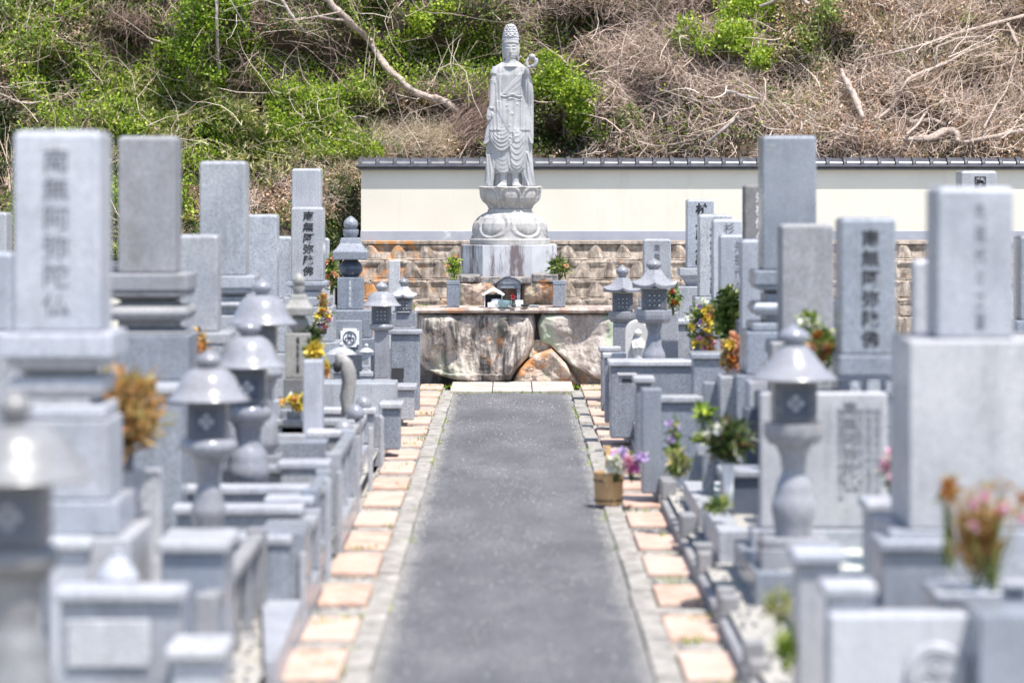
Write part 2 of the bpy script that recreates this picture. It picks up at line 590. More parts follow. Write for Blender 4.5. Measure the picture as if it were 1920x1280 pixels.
_tcache = {}
def text_obj(name, body, cx, yfront, ztop, size, mat, parent, squeeze=1.0, gap=1.0, lean=0.0, bold=0.0, thick=.0015):
    """vertical column of characters, mesh lettering standing 1-2 mm proud of a stone face"""
    cu = bpy.data.curves.new(name, 'FONT')
    cu.body = '\n'.join(body)
    cu.size = size
    cu.align_x = 'CENTER'
    cu.space_line = gap
    cu.shear = lean
    cu.offset = bold
    cu.extrude = thick
    cu.resolution_u = 2
    to = bpy.data.objects.new(name, cu)
    COL.objects.link(to)
    dg = bpy.context.evaluated_depsgraph_get()
    me = bpy.data.meshes.new_from_object(to.evaluated_get(dg))
    bpy.data.objects.remove(to)
    bpy.data.curves.remove(cu)
    off = LOC[parent.name]
    n = len(me.vertices)
    co = np.zeros(n * 3, dtype=np.float32)
    me.vertices.foreach_get('co', co)
    co = co.reshape(-1, 3)
    top = co[:, 1].max()
    out = np.zeros_like(co)
    out[:, 0] = co[:, 0] * squeeze + cx
    out[:, 1] = yfront - .0012 - co[:, 2]
    out[:, 2] = ztop + (co[:, 1] - top)
    out -= np.array(off, dtype=np.float32)
    me.vertices.foreach_set('co', out.ravel())
    me.update()
    me.materials.clear(); me.materials.append(mat)
    o = bpy.data.objects.new(name, me)
    COL.objects.link(o)
    o.parent = parent; LOC[o.name] = off
    return o

# ================================================================== SETTING
def struct(o):
    o['kind'] = 'structure'
    return o

g = G(); g.add([(-120, -20, -.06), (120, -20, -.06), (120, 220, -.06), (-120, 220, -.06)], [(0, 1, 2, 3)])
struct(g.build('ground', M_gravel))

XP = .585   # half width of the asphalt
def strip(name, x0, x1, y0, y1, z0, z1, mat, bevel=0):
    g = G(); g.box(x0, x1, y0, y1, z0, z1)
    return struct(g.build(name, mat, bevel=bevel))
# asphalt as a gently cambered sheet
g = G()
xs = np.linspace(-XP, XP, 13); ys = np.linspace(4, 28.2, 60)
vs = [(x, y, .004 + .012 * (1 - (x / XP) ** 2) + .003 * mnoise.noise((x * 2, y * .7, 0))) for y in ys for x in xs]
fs = [(j * 13 + i, j * 13 + i + 1, (j + 1) * 13 + i + 1, (j + 1) * 13 + i) for j in range(59) for i in range(12)]
g.add(vs, fs)
struct(g.build('path', M_asphalt, smooth=True))
# kerbs made of short stones with narrow joints and slightly uneven heights
for sgn in (-1, 1):
    g = G(); y = 4.0
    while y < 28.2:
        L = .60
        h = random.uniform(.018, .032); dx = random.uniform(-.006, .006)
        a, b = sorted((sgn * (XP + .002 + dx), sgn * (.695 + dx)))
        g.box(a, b, y, y + L - .012, -.05, h)
        y += L
    struct(g.build('kerb', M_kerb, bevel=.008))
    a, b = sorted((sgn * .69, sgn * .985))
    struct(G().box(a, b, 4, 29.5, -.05, -.012).build('gutter_strip', M_gapfill))

# gravel ground of the plots, one gently raised bed each side
for sgn in (-1, 1):
    g = G()
    nx, ny = 30, 90
    X = np.linspace(.985, 9, nx); Y = np.linspace(4, 30.5, ny)
    vs = [(sgn * x, y, .10 + .012 * mnoise.noise((x * 3, y * 3, 0))) for y in Y for x in X]
    fs = [(j * nx + i, j * nx + i + 1, (j + 1) * nx + i + 1, (j + 1) * nx + i) for j in range(ny - 1) for i in range(nx - 1)]
    g.add(vs, fs)
    struct(g.build('gravel_bed', M_gravel, smooth=True))

# orange slabs along the kerbs
for sgn, side in ((-1, 'left'), (1, 'right')):
    ys = 9.5
    k = 0
    while ys < 29:
        L = .70 + random.uniform(-.07, .07)
        a, b = sorted((sgn * (.705 + random.uniform(0, .01)), sgn * (.955 + random.uniform(-.01, .005))))
        g = G(); z = .012 + random.uniform(-.004, .008)
        g.box(a, b, ys, ys + L, -.02, z)
        o = g.build('paving_slab', M_orange, bevel=.01)
        tag(o, f'orange concrete paving slab in the row on the {side} edge of the path', 'paving slab', f'orange paving slabs {side} of the path')
        # little grey step stone at the joint
        g = G(); g.box(a + .03, b - .02, ys + L + .10, ys + L + .22, -.03, .006)
        o = g.build('joint_stone', M_kerb, bevel=.01)
        tag(o, f'small grey joint stone between the orange slabs {side} of the path', 'stone', f'joint stones {side} of the path')
        ys += 1.08; k += 1

for k_, (a, b, y0, y1) in enumerate(((-1.19, -.985, 9.4, 10.3), (-1.19, -.99, 10.4, 11.25))):
    tag(G().box(a, b, y0, y1, -.02, .02 + .004 * k_).build('paving_slab', M_orange, bevel=.01), f'extra orange slab left of the tapering kerb top, {["nearer", "farther"][k_]} one', 'paving slab', 'orange paving slabs left of the path')
# pale slabs closing the path in front of the rocks
for i, (a, b) in enumerate(((-.62, -.20), (-.193, .197), (.204, .62))):
    g = G(); g.box(a, b, 28.25, 29.66, -.02, .035 + .003 * i)
    pos = ['left', 'middle', 'right'][i]
    tag(g.build('stone_slab', M_slab, bevel=.008), f'pale flat slab closing the asphalt path before the boulders, {pos} of the three', 'paving slab', 'pale slabs at the end of the path')

# ------------------------------------------------------------------ retaining wall, plaster wall
ZB = 32.6
def retaining_wall():
    x0, x1 = (640 - 960) * ZB / F, 7.6
    z0 = 2 + (600 - 362) * -ZB / F
    ztops = [2 + (362 - y) * ZB / F for y in (593, 561, 526, 489, 459)]
    zb = .05
    g = G()
    rows = []
    prev = zb
    for r, zt in enumerate(ztops):
        yb = ZB + r * .085
        rows.append((prev, zt, yb)); prev = zt
    pitch = .325
    for r, (za, zc, yb) in enumerate(rows):
        h = zc - za
        if h < .02: continue
        lip = .032
        # every course: thin sill at the foot, a rough leaning face, a proud rounded top edge
        g.box(x0, x1, yb - .045, yb + .5, za, za + .022)
        x = x0 + (pitch * .5 if r % 2 else 0) - pitch
        while x < x1:
            xa, xb = max(x + .006, x0), min(x + pitch - .006, x1)
            if xb <= xa: x += pitch; continue
            j = random.uniform(-.008, .008)
            g.add([(xa, yb - .012 + j, za + .022), (xb, yb - .012 + j, za + .022), (xb, yb + .016 + j, za + h * .62), (xa, yb + .016 + j, za + h * .62), (xa, yb - .006 + j, zc - .022), (xb, yb - .006 + j, zc - .022), (xb, yb + .012, zc), (xa, yb + .012, zc), (xa, yb + .3, zc), (xb, yb + .3, zc)],
                  [(0, 1, 2, 3), (3, 2, 5, 4), (4, 5, 6, 7), (7, 6, 9, 8)])
            wv = .115 + .045 * random.random(); pj = .026 + .016 * random.random(); zm = za + .022
            tx = x + random.uniform(-.02, .02); zq = zc - .012
            if x - wv > x0:
                g.add([(x - wv, yb + .02, zm), (x + wv, yb + .02, zm), (x + wv * .5, yb - pj, zm), (x - wv * .5, yb - pj, zm),
                   (tx - .035, yb - .004, zq), (tx + .035, yb - .004, zq), (tx + .012, yb - .02, zq - .01), (tx - .012, yb - .02, zq - .01)],
                  [(3, 2, 6, 7), (0, 3, 7, 4), (1, 5, 6, 2), (4, 7, 6, 5), (0, 1, 2, 3)])
            x += pitch
    g.box(x0, x1, ZB + .42, ZB + .9, zb, ztops[-1])
    g.box(x0 - .01, x1, ZB + .32, ZB + 1.2, ztops[-1] - .002, 2 + (362 - 452) * ZB / F)
    o = g.build('retaining_wall', M_block, bevel=.008, seg=1)
    d = o.modifiers.new('sub', 'SUBSURF'); d.subdivision_type = 'SIMPLE'; d.levels = 1; d.render_levels = 1
    tx = bpy.data.textures.new('chip', 'CLOUDS'); tx.noise_scale = .05
    dm = o.modifiers.new('d', 'DISPLACE'); dm.texture = tx; dm.strength = .036; dm.mid_level = .5; dm.texture_coords = 'LOCAL'
    tag(o, 'long weathered concrete block retaining wall with orange lichen below the plaster wall', 'retaining wall')
retaining_wall()
ZW = 33.4
def plaster_wall():
    xa = (677 - 960) * ZW / F; xb = 7.8
    zt = 2 + (362 - 318) * ZW / F; zm = 2 + (362 - 433) * ZW / F; zb = 2 + (362 - 453) * ZW / F
    root = thing('plaster_wall', 'long beige plaster wall with dark tiled top behind the statue', 'wall', ((xa + xb) / 2, ZW + .1, zb))
    G().box(xa, xb, ZW, ZW + .2, zm, zt + .02).build('wall_face', M_plaster, root)
    G().box(xa - .008, xb, ZW - .012, ZW + .212, zb, zm).build('base_band', M_band, root, bevel=.004)
    # roof: two thin eave courses, then a barrel ridge with collars
    G().box(xa - .03, xb, ZW - .075, ZW + .275, zt - .004, zt + .022).box(xa - .05, xb, ZW - .095, ZW + .295, zt + .026, zt + .052).build('eave', M_tile, root, bevel=.008)
    g = G(); x = xa - .02; yc = ZW + .1; z0 = zt + .05
    def arch(x, r):
        pts = []
        for k in range(15):
            a = math.pi * k / 14
            pts.append((x, yc - 1.75 * r * math.cos(a), z0 + r * math.sin(a)))
        return pts
    while x < xb:
        j_ = random.uniform(-.003, .003); yc = ZW + .1 + random.uniform(-.004, .004); z0 = zt + .05 + random.uniform(-.002, .003)
        g.loft([arch(x, .092 + j_), arch(x + .19, .086 + j_)], cap=True)
        g.loft([arch(x - .004, .103), arch(x + .022, .105), arch(x + .036, .098)], cap=True)
        x += .203
    g.build('ridge_tiles', M_tile, root, smooth=True, auto=40)
    return root
plaster_wall()

def low_wall():
    Z = 31.3
    xa, xb = -7.5, (612 - 960) * Z / F
    zt = 2 + (362 - 510) * Z / F
    root = thing('plaster_wall', 'low plaster wall with dark tiled top, glimpsed between the left gravestones', 'wall', ((xa + xb) / 2, Z + .1, 0))
    G().box(xa, xb, Z, Z + .2, 0, zt + .02).build('wall_face', M_plaster, root)
    G().box(xa - .02, xb + .03, Z - .1, Z + .3, zt, zt + .04).build('eave', M_tile, root, bevel=.008)
    g = G(); x = xa; yc = Z + .1
    while x < xb:
        for rr, a0, a1 in ((.085, 0, .19), (.097, 0, .03)):
            rings = [[(x + d, yc - 1.6 * rr * math.cos(math.pi * k / 12), zt + .04 + rr * math.sin(math.pi * k / 12)) for k in range(13)] for d in (a0, a1)]
            g.loft(rings)
        x += .2
    g.build('ridge_tiles', M_tile, root, smooth=True, auto=40)
low_wall()

# ------------------------------------------------------------------ boulders under the altar
def boulder(label, poly, Z, bulge, thick, mat, seed=0, na=150, nr=40, crease=None, rough=1.0):
    P = [W(x, y, Z) for x, y in poly]
    c = sum(P, Vector()) / len(P)
    seg = []
    for i in range(len(P)):
        a, b = P[i], P[(i + 1) % len(P)]
        seg.append(((b - a).length, a, b))
    tot = sum(s[0] for s in seg)
    bd = []
    for k in range(na):
        d = tot * k / na
        for l, a, b in seg:
            if d <= l: bd.append(a.lerp(b, d / l)); break
            d -= l
    # soften the corners a little
    for _ in range(0):
        bd = [(bd[i - 1] + bd[i] * 2 + bd[(i + 1) % na]) / 4 for i in range(na)]
    root_z = min(p.z for p in P)
    rings = []
    for r in range(nr):
        t = 1 - r / (nr - 1) * .985
        ring = []
        for p in bd:
            q = c.lerp(p, t)
            h = bulge * (1 - t ** 9) ** .5
            nz = mnoise.fractal((q.x * 2.2 + seed, q.z * 2.2, seed * 1.7), 1.0, 2.1, 5) * .10 * rough
            nz += (abs(mnoise.noise((q.x * 1.6 + q.z * .8 + seed, q.z * 1.1, 3.3))) * .14) * rough
            px = 960 + q.x * F / Z; py = 362 - (q.z - 2) * F / Z
            if crease: nz += crease(px, py)
            e = min(1, (1 - t) * 6)
            ring.append((q.x, Z - h + nz * e * (-1), q.z))
        rings.append(ring)
    back = [[(p.x, Z + thick, p.z) for p in [c.lerp(b, .96) for b in bd]], [(p.x, Z + thick * .5, p.z) for p in bd]]
    g = G(); g.loft(back + rings)
    o = g.build('boulder', mat, None, smooth=True)
    tag(o, label, 'boulder')
    return o

def creaseA(px, py):
    d = 0
    # two facets meeting at ridges, and a triangular hollow under the ledge
    x1 = 842 + (py - 590) * .28
    d += .05 * max(0, 1 - abs(px - x1) / 10)
    if 598 < py < 628:
        hw = 20 * (1 - (py - 598) / 30)
        if abs(px - 966) < hw: d -= .05
    x2 = 966 - (py - 625) * .12
    if py > 622: d += .035 * max(0, 1 - abs(px - x2) / 7)
    d += .04 * math.tanh((px - 935 - (py - 600) * .12) / 6) * (1 if py < 700 else 0)
    return d
boulder('huge pale boulder with black rain streaks under the left of the altar ledge',
        [(781, 586), (1002, 586), (1005, 610), (1002, 646), (992, 668), (972, 690), (958, 716), (930, 721), (890, 720), (856, 713), (826, 704), (798, 692), (785, 676), (782, 630)],
        29.78, .12, .5, M_rockA, 1, crease=creaseA)
boulder('big pale boulder with green lichen streak under the right of the altar ledge',
        [(1016, 586), (1156, 586), (1156, 660), (1156, 722), (1128, 715), (1098, 703), (1070, 685), (1044, 660), (1029, 645), (1012, 638), (1007, 606)],
        29.78, .12, .5, M_rockB, 5)
boulder('narrow dark wedge stone between the two big boulders', [(1002, 586), (1020, 586), (1011, 612), (1014, 640), (1002, 640)], 29.92, .05, .4, M_rockD, 3, 60, 14)
boulder('small orange lichened stone wedged between the boulders', [(1001, 637), (1025, 636), (1036, 651), (1012, 662), (991, 671), (996, 650)], 29.76, .07, .4, M_rockO, 8, 70, 16)
boulder('triangular orange lichened stone at the foot of the boulders', [(1034, 652), (1062, 680), (1090, 721), (957, 721), (972, 691), (1001, 664)], 29.76, .11, .4, M_rockO, 11)
boulder('low ochre stone beneath the right boulder', [(1060, 678), (1096, 700), (1124, 712), (1150, 716), (1150, 722), (1088, 722)], 29.80, .06, .4, M_rockO, 14, 70, 16)
boulder('dark shaded stone low behind the left boulder', [(780, 660), (800, 680), (850, 706), (900, 718), (785, 722)], 29.98, .05, .3, M_rockD, 17, 80, 16)
boulder('grey stone filling the gap at the right end of the ledge', [(1140, 588), (1195, 588), (1200, 716), (1142, 716)], 30.15, .1, .3, M_rockB, 21, 80, 20)

# altar ledge
def ledge():
    Z = 29.64
    x0, x1 = (778 - 960) * Z / F, (1158 - 960) * Z / F
    z1 = 2 + (362 - 577) * Z / F; z0 = 2 + (362 - 587) * Z / F
    g = G(); n = 60; rings = []
    for i in range(n):
        x = x0 + (x1 - x0) * i / (n - 1)
        a = .015 * mnoise.noise((x * 4, 0, 1)); b = .03 * mnoise.noise((x * 3, 4, 1))
        rings.append([(x, Z + b, z0 + .4 * a), (x, Z - .02 + b, (z0 + z1) / 2), (x, Z + .01 + b, z1 + a), (x, Z + .62, z1 + .004), (x, Z + .62, z0)])
    g.loft(rings)
    tag(g.build('altar_ledge', M_ledge, bevel=.006), 'long thin stone ledge carrying the altar vessels on top of the boulders', 'stone ledge')
ledge()
G_ = G(); G_.box((776 - 960) * 30.6 / F, (1200 - 960) * 30.6 / F, 30.2, 32.7, -.05, .68)
tag(G_.build('altar_bed', M_gravel), 'earth and grit bed behind the altar ledge', 'earth bed')

boulder('orange and brown rock face left of the small altar arch', [(858, 528), (905, 526), (938, 531), (938, 580), (856, 580)], 30.35, .04, .3, M_rockT, 31, 80, 20)
boulder('orange rock behind the small altar arch', [(936, 530), (980, 531), (982, 580), (936, 580)], 30.45, .04, .3, M_rockT, 33, 80, 20)
boulder('mossy brown rock right of the small altar arch', [(978, 531), (1010, 524), (1040, 528), (1040, 580), (978, 580)], 30.35, .04, .3, M_rockT, 37, 80, 20)
for (a, b, y0, y1, lb) in ((862, 900, 516, 530, 'flat crumbly stone under the left corner of the plinth'), (998, 1046, 514, 530, 'flat crumbly stone under the right corner of the plinth'), (900, 1000, 520, 533, 'flat crumbly stone under the front of the plinth')):
    boulder(lb, [(a, y0), (b, y0), (b + 2, y1), (a - 2, y1)], 30.3, .05, .6, M_rockD, a * .1, 60, 14)

# ================================================================== STATUE
ZS = 31.3
U = ZS / F              # metres per photo pixel at the statue
SX, SY0 = 957.0, 349.0  # centre x and foot y in the photo
def S(px, py, dep):     # dep in px towards the camera
    return ((px - 960) * U, ZS - dep * U, 2 + (362 - py) * U)

def interp(tab, y):
    ys = [r[0] for r in tab]
    if y <= ys[0]: return tab[0][1:]
    if y >= ys[-1]: return tab[-1][1:]
    for i in range(len(ys) - 1):
        if ys[i] <= y <= ys[i + 1]:
            k = (y - ys[i]) / (ys[i + 1] - ys[i])
            k = k * k * (3 - 2 * k) * .5 + k * .5
            return [a + (b - a) * k for a, b in zip(tab[i][1:], tab[i + 1][1:])]

def sstep(a, b, x):
    t = max(0, min(1, (x - a) / (b - a)))
    return t * t * (3 - 2 * t)

def saw(v, per):
    t = (v / per) % 1.0
    return t ** 1.6 if t < .86 else (1 - (t - .86) / .14) * .8

def fold(x, y):
    """relief of the drapery on the front, in px towards the viewer"""
    d = 0
    # ---- torso
    if y < 245:
        # scarf bands either side of the bare chest
        xl = 940 + (y - 125) * -.005; 
        if x < xl: d += 2.2 * sstep(0, 2, xl - x)
        xr = 977 - max(0, (y - 135)) * .01
        if x > xr: d += 2.4 * sstep(0, 2, x - xr)
        if y > 180 and 940 < x < 977:
            d += .5 * math.sin((x - 940) * .55)
    if 125 < y < 178 and 939 < x < 978:
        # sash crossing from upper right to lower left
        yl = 134 + (978 - x) * 1.12
        if y > yl: d += 1.7 * sstep(0, 2, y - yl)
        s = y - (146 + (978 - x) * .95)
        d += .9 * math.exp(-(s / 1.6) ** 2)
        s = y - (158 + (978 - x) * .75)
        d += .7 * math.exp(-(s / 1.5) ** 2)
        # chest
        if y < yl: d += 1.4 * math.exp(-((x - 949) ** 2 / 50 + (y - 143) ** 2 / 60)) + 1.0 * math.exp(-((x - 967) ** 2 / 40 + (y - 137) ** 2 / 50))
    if 939 < x < 978:
        yb = 180 + 1.6 * math.sin((x - 940) * .23) 
        d += 2.6 * math.exp(-((y - yb) / 1.7) ** 2) - 1.3 * math.exp(-((y - yb - 4) / 1.3) ** 2) + 1.3 * math.exp(-((y - yb - 6.5) / 1.4) ** 2)
    # bow and jewel pendants
    for cx, cy, r, a in ((957, 184, 3, 2.2), (950, 198, 2, 1.5), (970, 196, 2, 1.5), (953, 206, 1.6, 1.3), (960, 214, 2.4, 1.8), (966, 190, 1.6, 1.2), (955, 236, 2, 1.3), (957, 258, 2.2, 1.6)):
        d += a * math.exp(-((x - cx) ** 2 + (y - cy) ** 2) / r ** 2)
    d += .8 * math.exp(-((x - (957 - (y - 188) * .22)) / 1.1) ** 2) * (1 if 188 < y < 212 else 0)
    # ---- scarf edge running diagonally down to the swag
    if 190 < y < 250:
        xe = 930 + max(0, y - 205) * .52
        d += 1.8 * sstep(0, 1.5, x - xe) * sstep(30, 8, x - xe) * .6
    # ---- large upper swag (left leg)
    v = y + (x - 940) ** 2 * (.040 if x > 940 else .052)
    if 226 < y and v < 284.5 and x < 966:
        k = sstep(226, 250, y)
        d += 3.0 * sstep(232, 264, y + .25 * (v - y)) + k * (1.1 + .9 * sstep(240, 270, v)) * saw(v - 232, 7.4)
    # ---- right swags over the other leg
    v2 = y + (x - 969) ** 2 * .075
    if 236 < y and v2 < 318 and 957 < x < 985 and not (v < 284.5 and x < 962):
        k = sstep(236, 262, y) * sstep(985, 980, x)
        d += k * (2.4 + 1.7 * saw(v2 - 247, 11.0))
    # vertical edge folds between the legs
    if y > 262 and 948 < x < 962:
        xe = 955 + 2.5 * math.sin((y - 262) * .12) + (y - 285) * .05
        d += 1.5 * math.exp(-((x - xe) / 1.8) ** 2) * (1 if y < 322 else 0)
    # lower left skirt
    if y > 280 and x < 956 and v > 284.5:
        v3 = y + (x - 942) ** 2 * .05
        d += .9 * saw(v3 - 285, 8.5) * math.exp(-((x - 943) / 11) ** 2)
    # pleats of the hanging sleeve on the right
    if x > 976 and 120 < y < 275:
        d += .75 * math.sin((x - 976) * 1.15 + (y - 120) * .012) * sstep(125, 150, y)
    if x < 941 and 150 < y < 262:
        d += .6 * math.sin((x - 920) * .9 - (y - 150) * .05)
    return d

def statue():
    zfoot = 2 + (362 - 457) * U
    root = thing('stone_statue', 'tall grey stone statue of a robed standing figure holding a jewel on a lotus seat', 'statue', ((955 - 960) * U, ZS, zfoot))
    mat = GR['statue']
    parts = []
    # robe: y, cx, half width, half depth
    tab = [(113, 957, 8, 6), (116, 957, 15, 8), (119, 957, 20, 9.5), (123, 956.5, 26, 11.5), (127, 956, 30, 13), (133, 956, 32.5, 14), (142, 957, 33.5, 15), (155, 957.5, 34.5, 15), (172, 957.5, 35, 14.5), (190, 957.5, 36, 15),
           (210, 957.5, 37.5, 16.5), (232, 957.5, 41, 18), (250, 956.5, 43, 19), (262, 956, 43, 19), (275, 955, 39, 18.5), (290, 955, 36, 18), (308, 955, 34.5, 17.5), (322, 955, 34, 17)]
    rings = []
    NA = 240
    for i in range(250):
        y = 113 + (325 - 113) * i / 249
        cx, hw, hd = interp(tab, y)
        ring = []
        for k in range(NA):
            a = 2 * math.pi * k / NA
            ca, sa = math.cos(a), math.sin(a)
            e = .80 if y > 140 else 1.0
            x = cx + hw * abs(ca) ** e * (1 if ca >= 0 else -1)
            dp = hd * abs(sa) ** .9 * (1 if sa >= 0 else -1)
            if sa > -.15:
                f = fold(x, y) * sstep(-.15, .45, sa)
                if y > 316:   # hem lines of the two leg panels
                    hem = 325 - ((x - 944) / 12.5) ** 2 * 6 if x < 955 else 325 - ((x - 968) / 11) ** 2 * 7
                    if y > hem and sa > 0: f -= 5
                dp += f
            ring.append(S(x, y, dp))
        rings.append(ring)
    g = G(); g.loft(rings)
    # shadowed core behind the legs and the trailing robe down to the lotus
    g.loft([[S(955 + 30 * math.cos(a), y, -5 + 8 * math.sin(a)) for a in np.linspace(0, 2 * math.pi, 40, endpoint=False)] for y in (316, 330, 350)])
    # ankles and feet
    for fx, tx in ((944.5, -4), (966, 4)):
        g.loft([[S(fx + r * math.cos(a), y, 5 + r * math.sin(a)) for a in np.linspace(0, 2 * math.pi, 24, endpoint=False)] for y, r in ((308, 9), (322, 8), (333, 6.8), (340, 7.2), (345, 7.5))])
        rr = []
        for k in range(14):
            u = k / 13
            ww = (5.2 + 4.0 * math.sin(u * 2.2)) * (1 if u < .93 else .7); hh = 9.0 * (1 - u) ** .8 + 2.6 * (1 - u ** 4) + .4
            rr.append([S(fx + tx * u * 1.1 + ww * math.cos(a), 349.5 - max(0, hh * math.sin(a)), 1 + 19 * u) for a in np.linspace(0, 2 * math.pi, 24, endpoint=False)])
        g.loft(rr)
        for q in range(5):   # toes
            tx0 = fx + tx * 1.15 + (q - 2) * 3.3
            g.tube([S(tx0, 348.2, 16), S(tx0, 348.4, 21.5 - abs(q - 2) * .9)], [1.6 * U, 1.3 * U], 8)
    # side robe panels hanging to the lotus, wavy
    def panel(edge, depth0, thick, wav, seed):
        """edge: list of (y, xa, xb)"""
        rings = []
        for i in range(46):
            y = edge[0][0] + (edge[-1][0] - edge[0][0]) * i / 45
            xa, xb = interp(edge, y)
            fr = []; bk = []
            for k in range(22):
                u = k / 21; x = xa + (xb - xa) * u
                dd = depth0 + wav * math.sin(u * 8 + (y - 260) * .07 + seed) + wav * .5 * math.sin(u * 17 - (y - 250) * .11)
                th = thick * math.sin(math.pi * min(1, max(0.04, u * .92 + .04))) ** .5
                fr.append(S(x, y, dd + th)); bk.append(S(x, y, dd - th))
            rings.append(fr + bk[::-1])
        g.loft(rings)
    panel([(255, 913, 935), (275, 911.5, 932), (300, 911, 930), (330, 909, 928), (342, 908, 925), (349.5, 908, 921)], 2, 5, 2.0, 0)
    panel([(262, 977, 998), (290, 977, 998), (315, 978, 1000), (335, 979, 1002), (349.5, 979, 1004)], 3, 5, 2.0, 2)
    panel([(205, 921, 934), (235, 913, 934), (255, 909, 930), (262, 908, 922), (271, 905, 912)], 9, 3.5, 1.0, 1)
    panel([(200, 978, 997.5), (235, 978, 1000), (255, 980, 1000.5), (264, 986, 1000), (270, 993, 1000)], 9, 4, 1.0, 3)
    panel([(290, 912, 927), (312, 911, 929), (335, 912, 926), (349.5, 911, 924)], 8, 3, 1.6, 4)
    panel([(285, 984, 990), (305, 981, 996), (330, 978, 999), (349.5, 984, 1002)], 9, 3, 1.6, 5)
    # right arm of the figure (left in view), hanging; sleeve cap at the shoulder
    def limb(pts, n=20):
        P = [Vector(S(*p[:3])) for p in pts]; g.tube(P, [p[3] * U for p in pts], n)
    limb([(932, 128, 2, 9), (929, 136, 4, 9.5), (927.5, 141, 5, 9.3)])
    limb([(929, 136, 5, 6.2), (926, 150, 7, 6.2), (923.5, 165, 8, 6), (922.5, 180, 9.5, 5.7), (922, 195, 11, 5.1), (920.5, 205, 12, 4.5)])
    for yy in (151.5, 155): limb([(926, yy, 7, 7.1), (925.8, yy + 1.6, 7, 7.1)])
    limb([(921, 202, 12, 5.4), (920.8, 204, 12, 5.4)])
    # palm and fingers, hanging open
    g.loft([[S(918.5 - (y - 205) * .12 + w_ * math.cos(a), y, 12.5 + (y - 205) * .1 + 2.6 * math.sin(a)) for a in np.linspace(0, 2 * math.pi, 20, endpoint=False)] for y, w_ in ((203, 4), (208, 5.0), (214, 5.4), (219, 5.0))])
    for q, (dx, ln) in enumerate(((-3.6, 9), (-1.2, 11), (1.2, 10.5), (3.3, 8.5))):
        limb([(917 + dx, 217, 13.5, 1.5), (916.4 + dx * .95, 217 + ln * .5, 14.4, 1.35), (916.3 + dx * .8, 217 + ln, 13.8, .9)], 8)
    limb([(921, 210, 14, 1.7), (923.3, 215, 15.5, 1.5), (923, 220, 16, 1.1)], 8)
    # left arm: upper arm, forearm raised forward, the sleeve hanging from it
    limb([(981, 128, 1, 9), (986, 140, 4, 8), (989, 150, 10, 7), (989, 145, 16, 6), (988, 137, 21, 5), (987.5, 130, 23, 4.4)])
    rings = []
    for i in range(40):
        y = 131 + (268 - 131) * i / 39
        hw = 5.0 + 5.6 * sstep(131, 175, y); cx = 989 + .9 * sstep(131, 200, y)
        df = 21 - 11 * sstep(150, 215, y)
        if y > 255: hw *= max(.25, 1 - (y - 255) / 16)
        ring = []
        for k in range(44):
            a = 2 * math.pi * k / 44
            x = cx + hw * math.cos(a)
            ring.append(S(x, y, df * .45 + (df * .6 + 1.0 * math.sin(x * 1.2)) * math.sin(a)))
        rings.append(ring)
    g.loft(rings)
    # raised hand: palm below, fingers and thumb closing in a ring under the jewel
    g.loft([[S(990 + (i * 1.6), 128.5 - i * .9 + (3.6 - .25 * i) * math.sin(a), 23 + 3.6 * math.cos(a)) for a in np.linspace(0, 2 * math.pi, 20, endpoint=False)] for i in range(6)])
    ringc = (996.5, 117)
    for q, (r0, dz) in enumerate(((9.2, 24), (8.8, 20.4), (8.4, 27.4))):
        pts = []
        for k in range(9):
            a = R(115) - R(118 + q * 6) * k / 8 - R(30)
            pts.append((ringc[0] + r0 * .98 * math.sin(a + .7), ringc[1] + r0 * math.cos(a + .7), dz, 4.6 - .24 * k))
        limb(pts, 10)
    pts = []
    for k in range(8):   # index finger up the right side to the jewel
        a = R(150) * k / 7 + R(10)
        pts.append((ringc[0] + 9.2 * math.sin(a), ringc[1] + 9.4 * math.cos(a), 23.5, 2.5 - .09 * k))
    limb(pts, 10)
    limb([(989, 127, 24, 3.4), (987.5, 121, 24.5, 2.9), (988.4, 114, 24, 2.5), (992, 109, 23.5, 2.0)], 10)
    # neck
    g.loft([[S(957.5 + r * math.cos(a), y, r * .95 * math.sin(a) + 2) for a in np.linspace(0, 2 * math.pi, 40, endpoint=False)]
            for y, r in ((106, 10), (112, 10.4), (114, 11.1), (115.2, 10.6), (117.5, 11.6), (118.6, 11.0), (121, 13), (126, 17))])
    o = g.build('body', mat, root, smooth=True)
    rm = o.modifiers.new('remesh', 'REMESH'); rm.mode = 'VOXEL'; rm.voxel_size = .0058; rm.use_smooth_shade = True
    sm = o.modifiers.new('smooth', 'SMOOTH'); sm.factor = .4; sm.iterations = 1
    # ---- head
    g = G(); rings = []
    htab = [(76, 14.2, 14), (82, 14.8, 14.8), (90, 14.9, 15), (98, 14.9, 14.8), (104, 14.0, 14), (109, 12.0, 12.8), (112.5, 9.2, 10.4), (114.8, 5.2, 6.8), (115.6, 2, 3)]
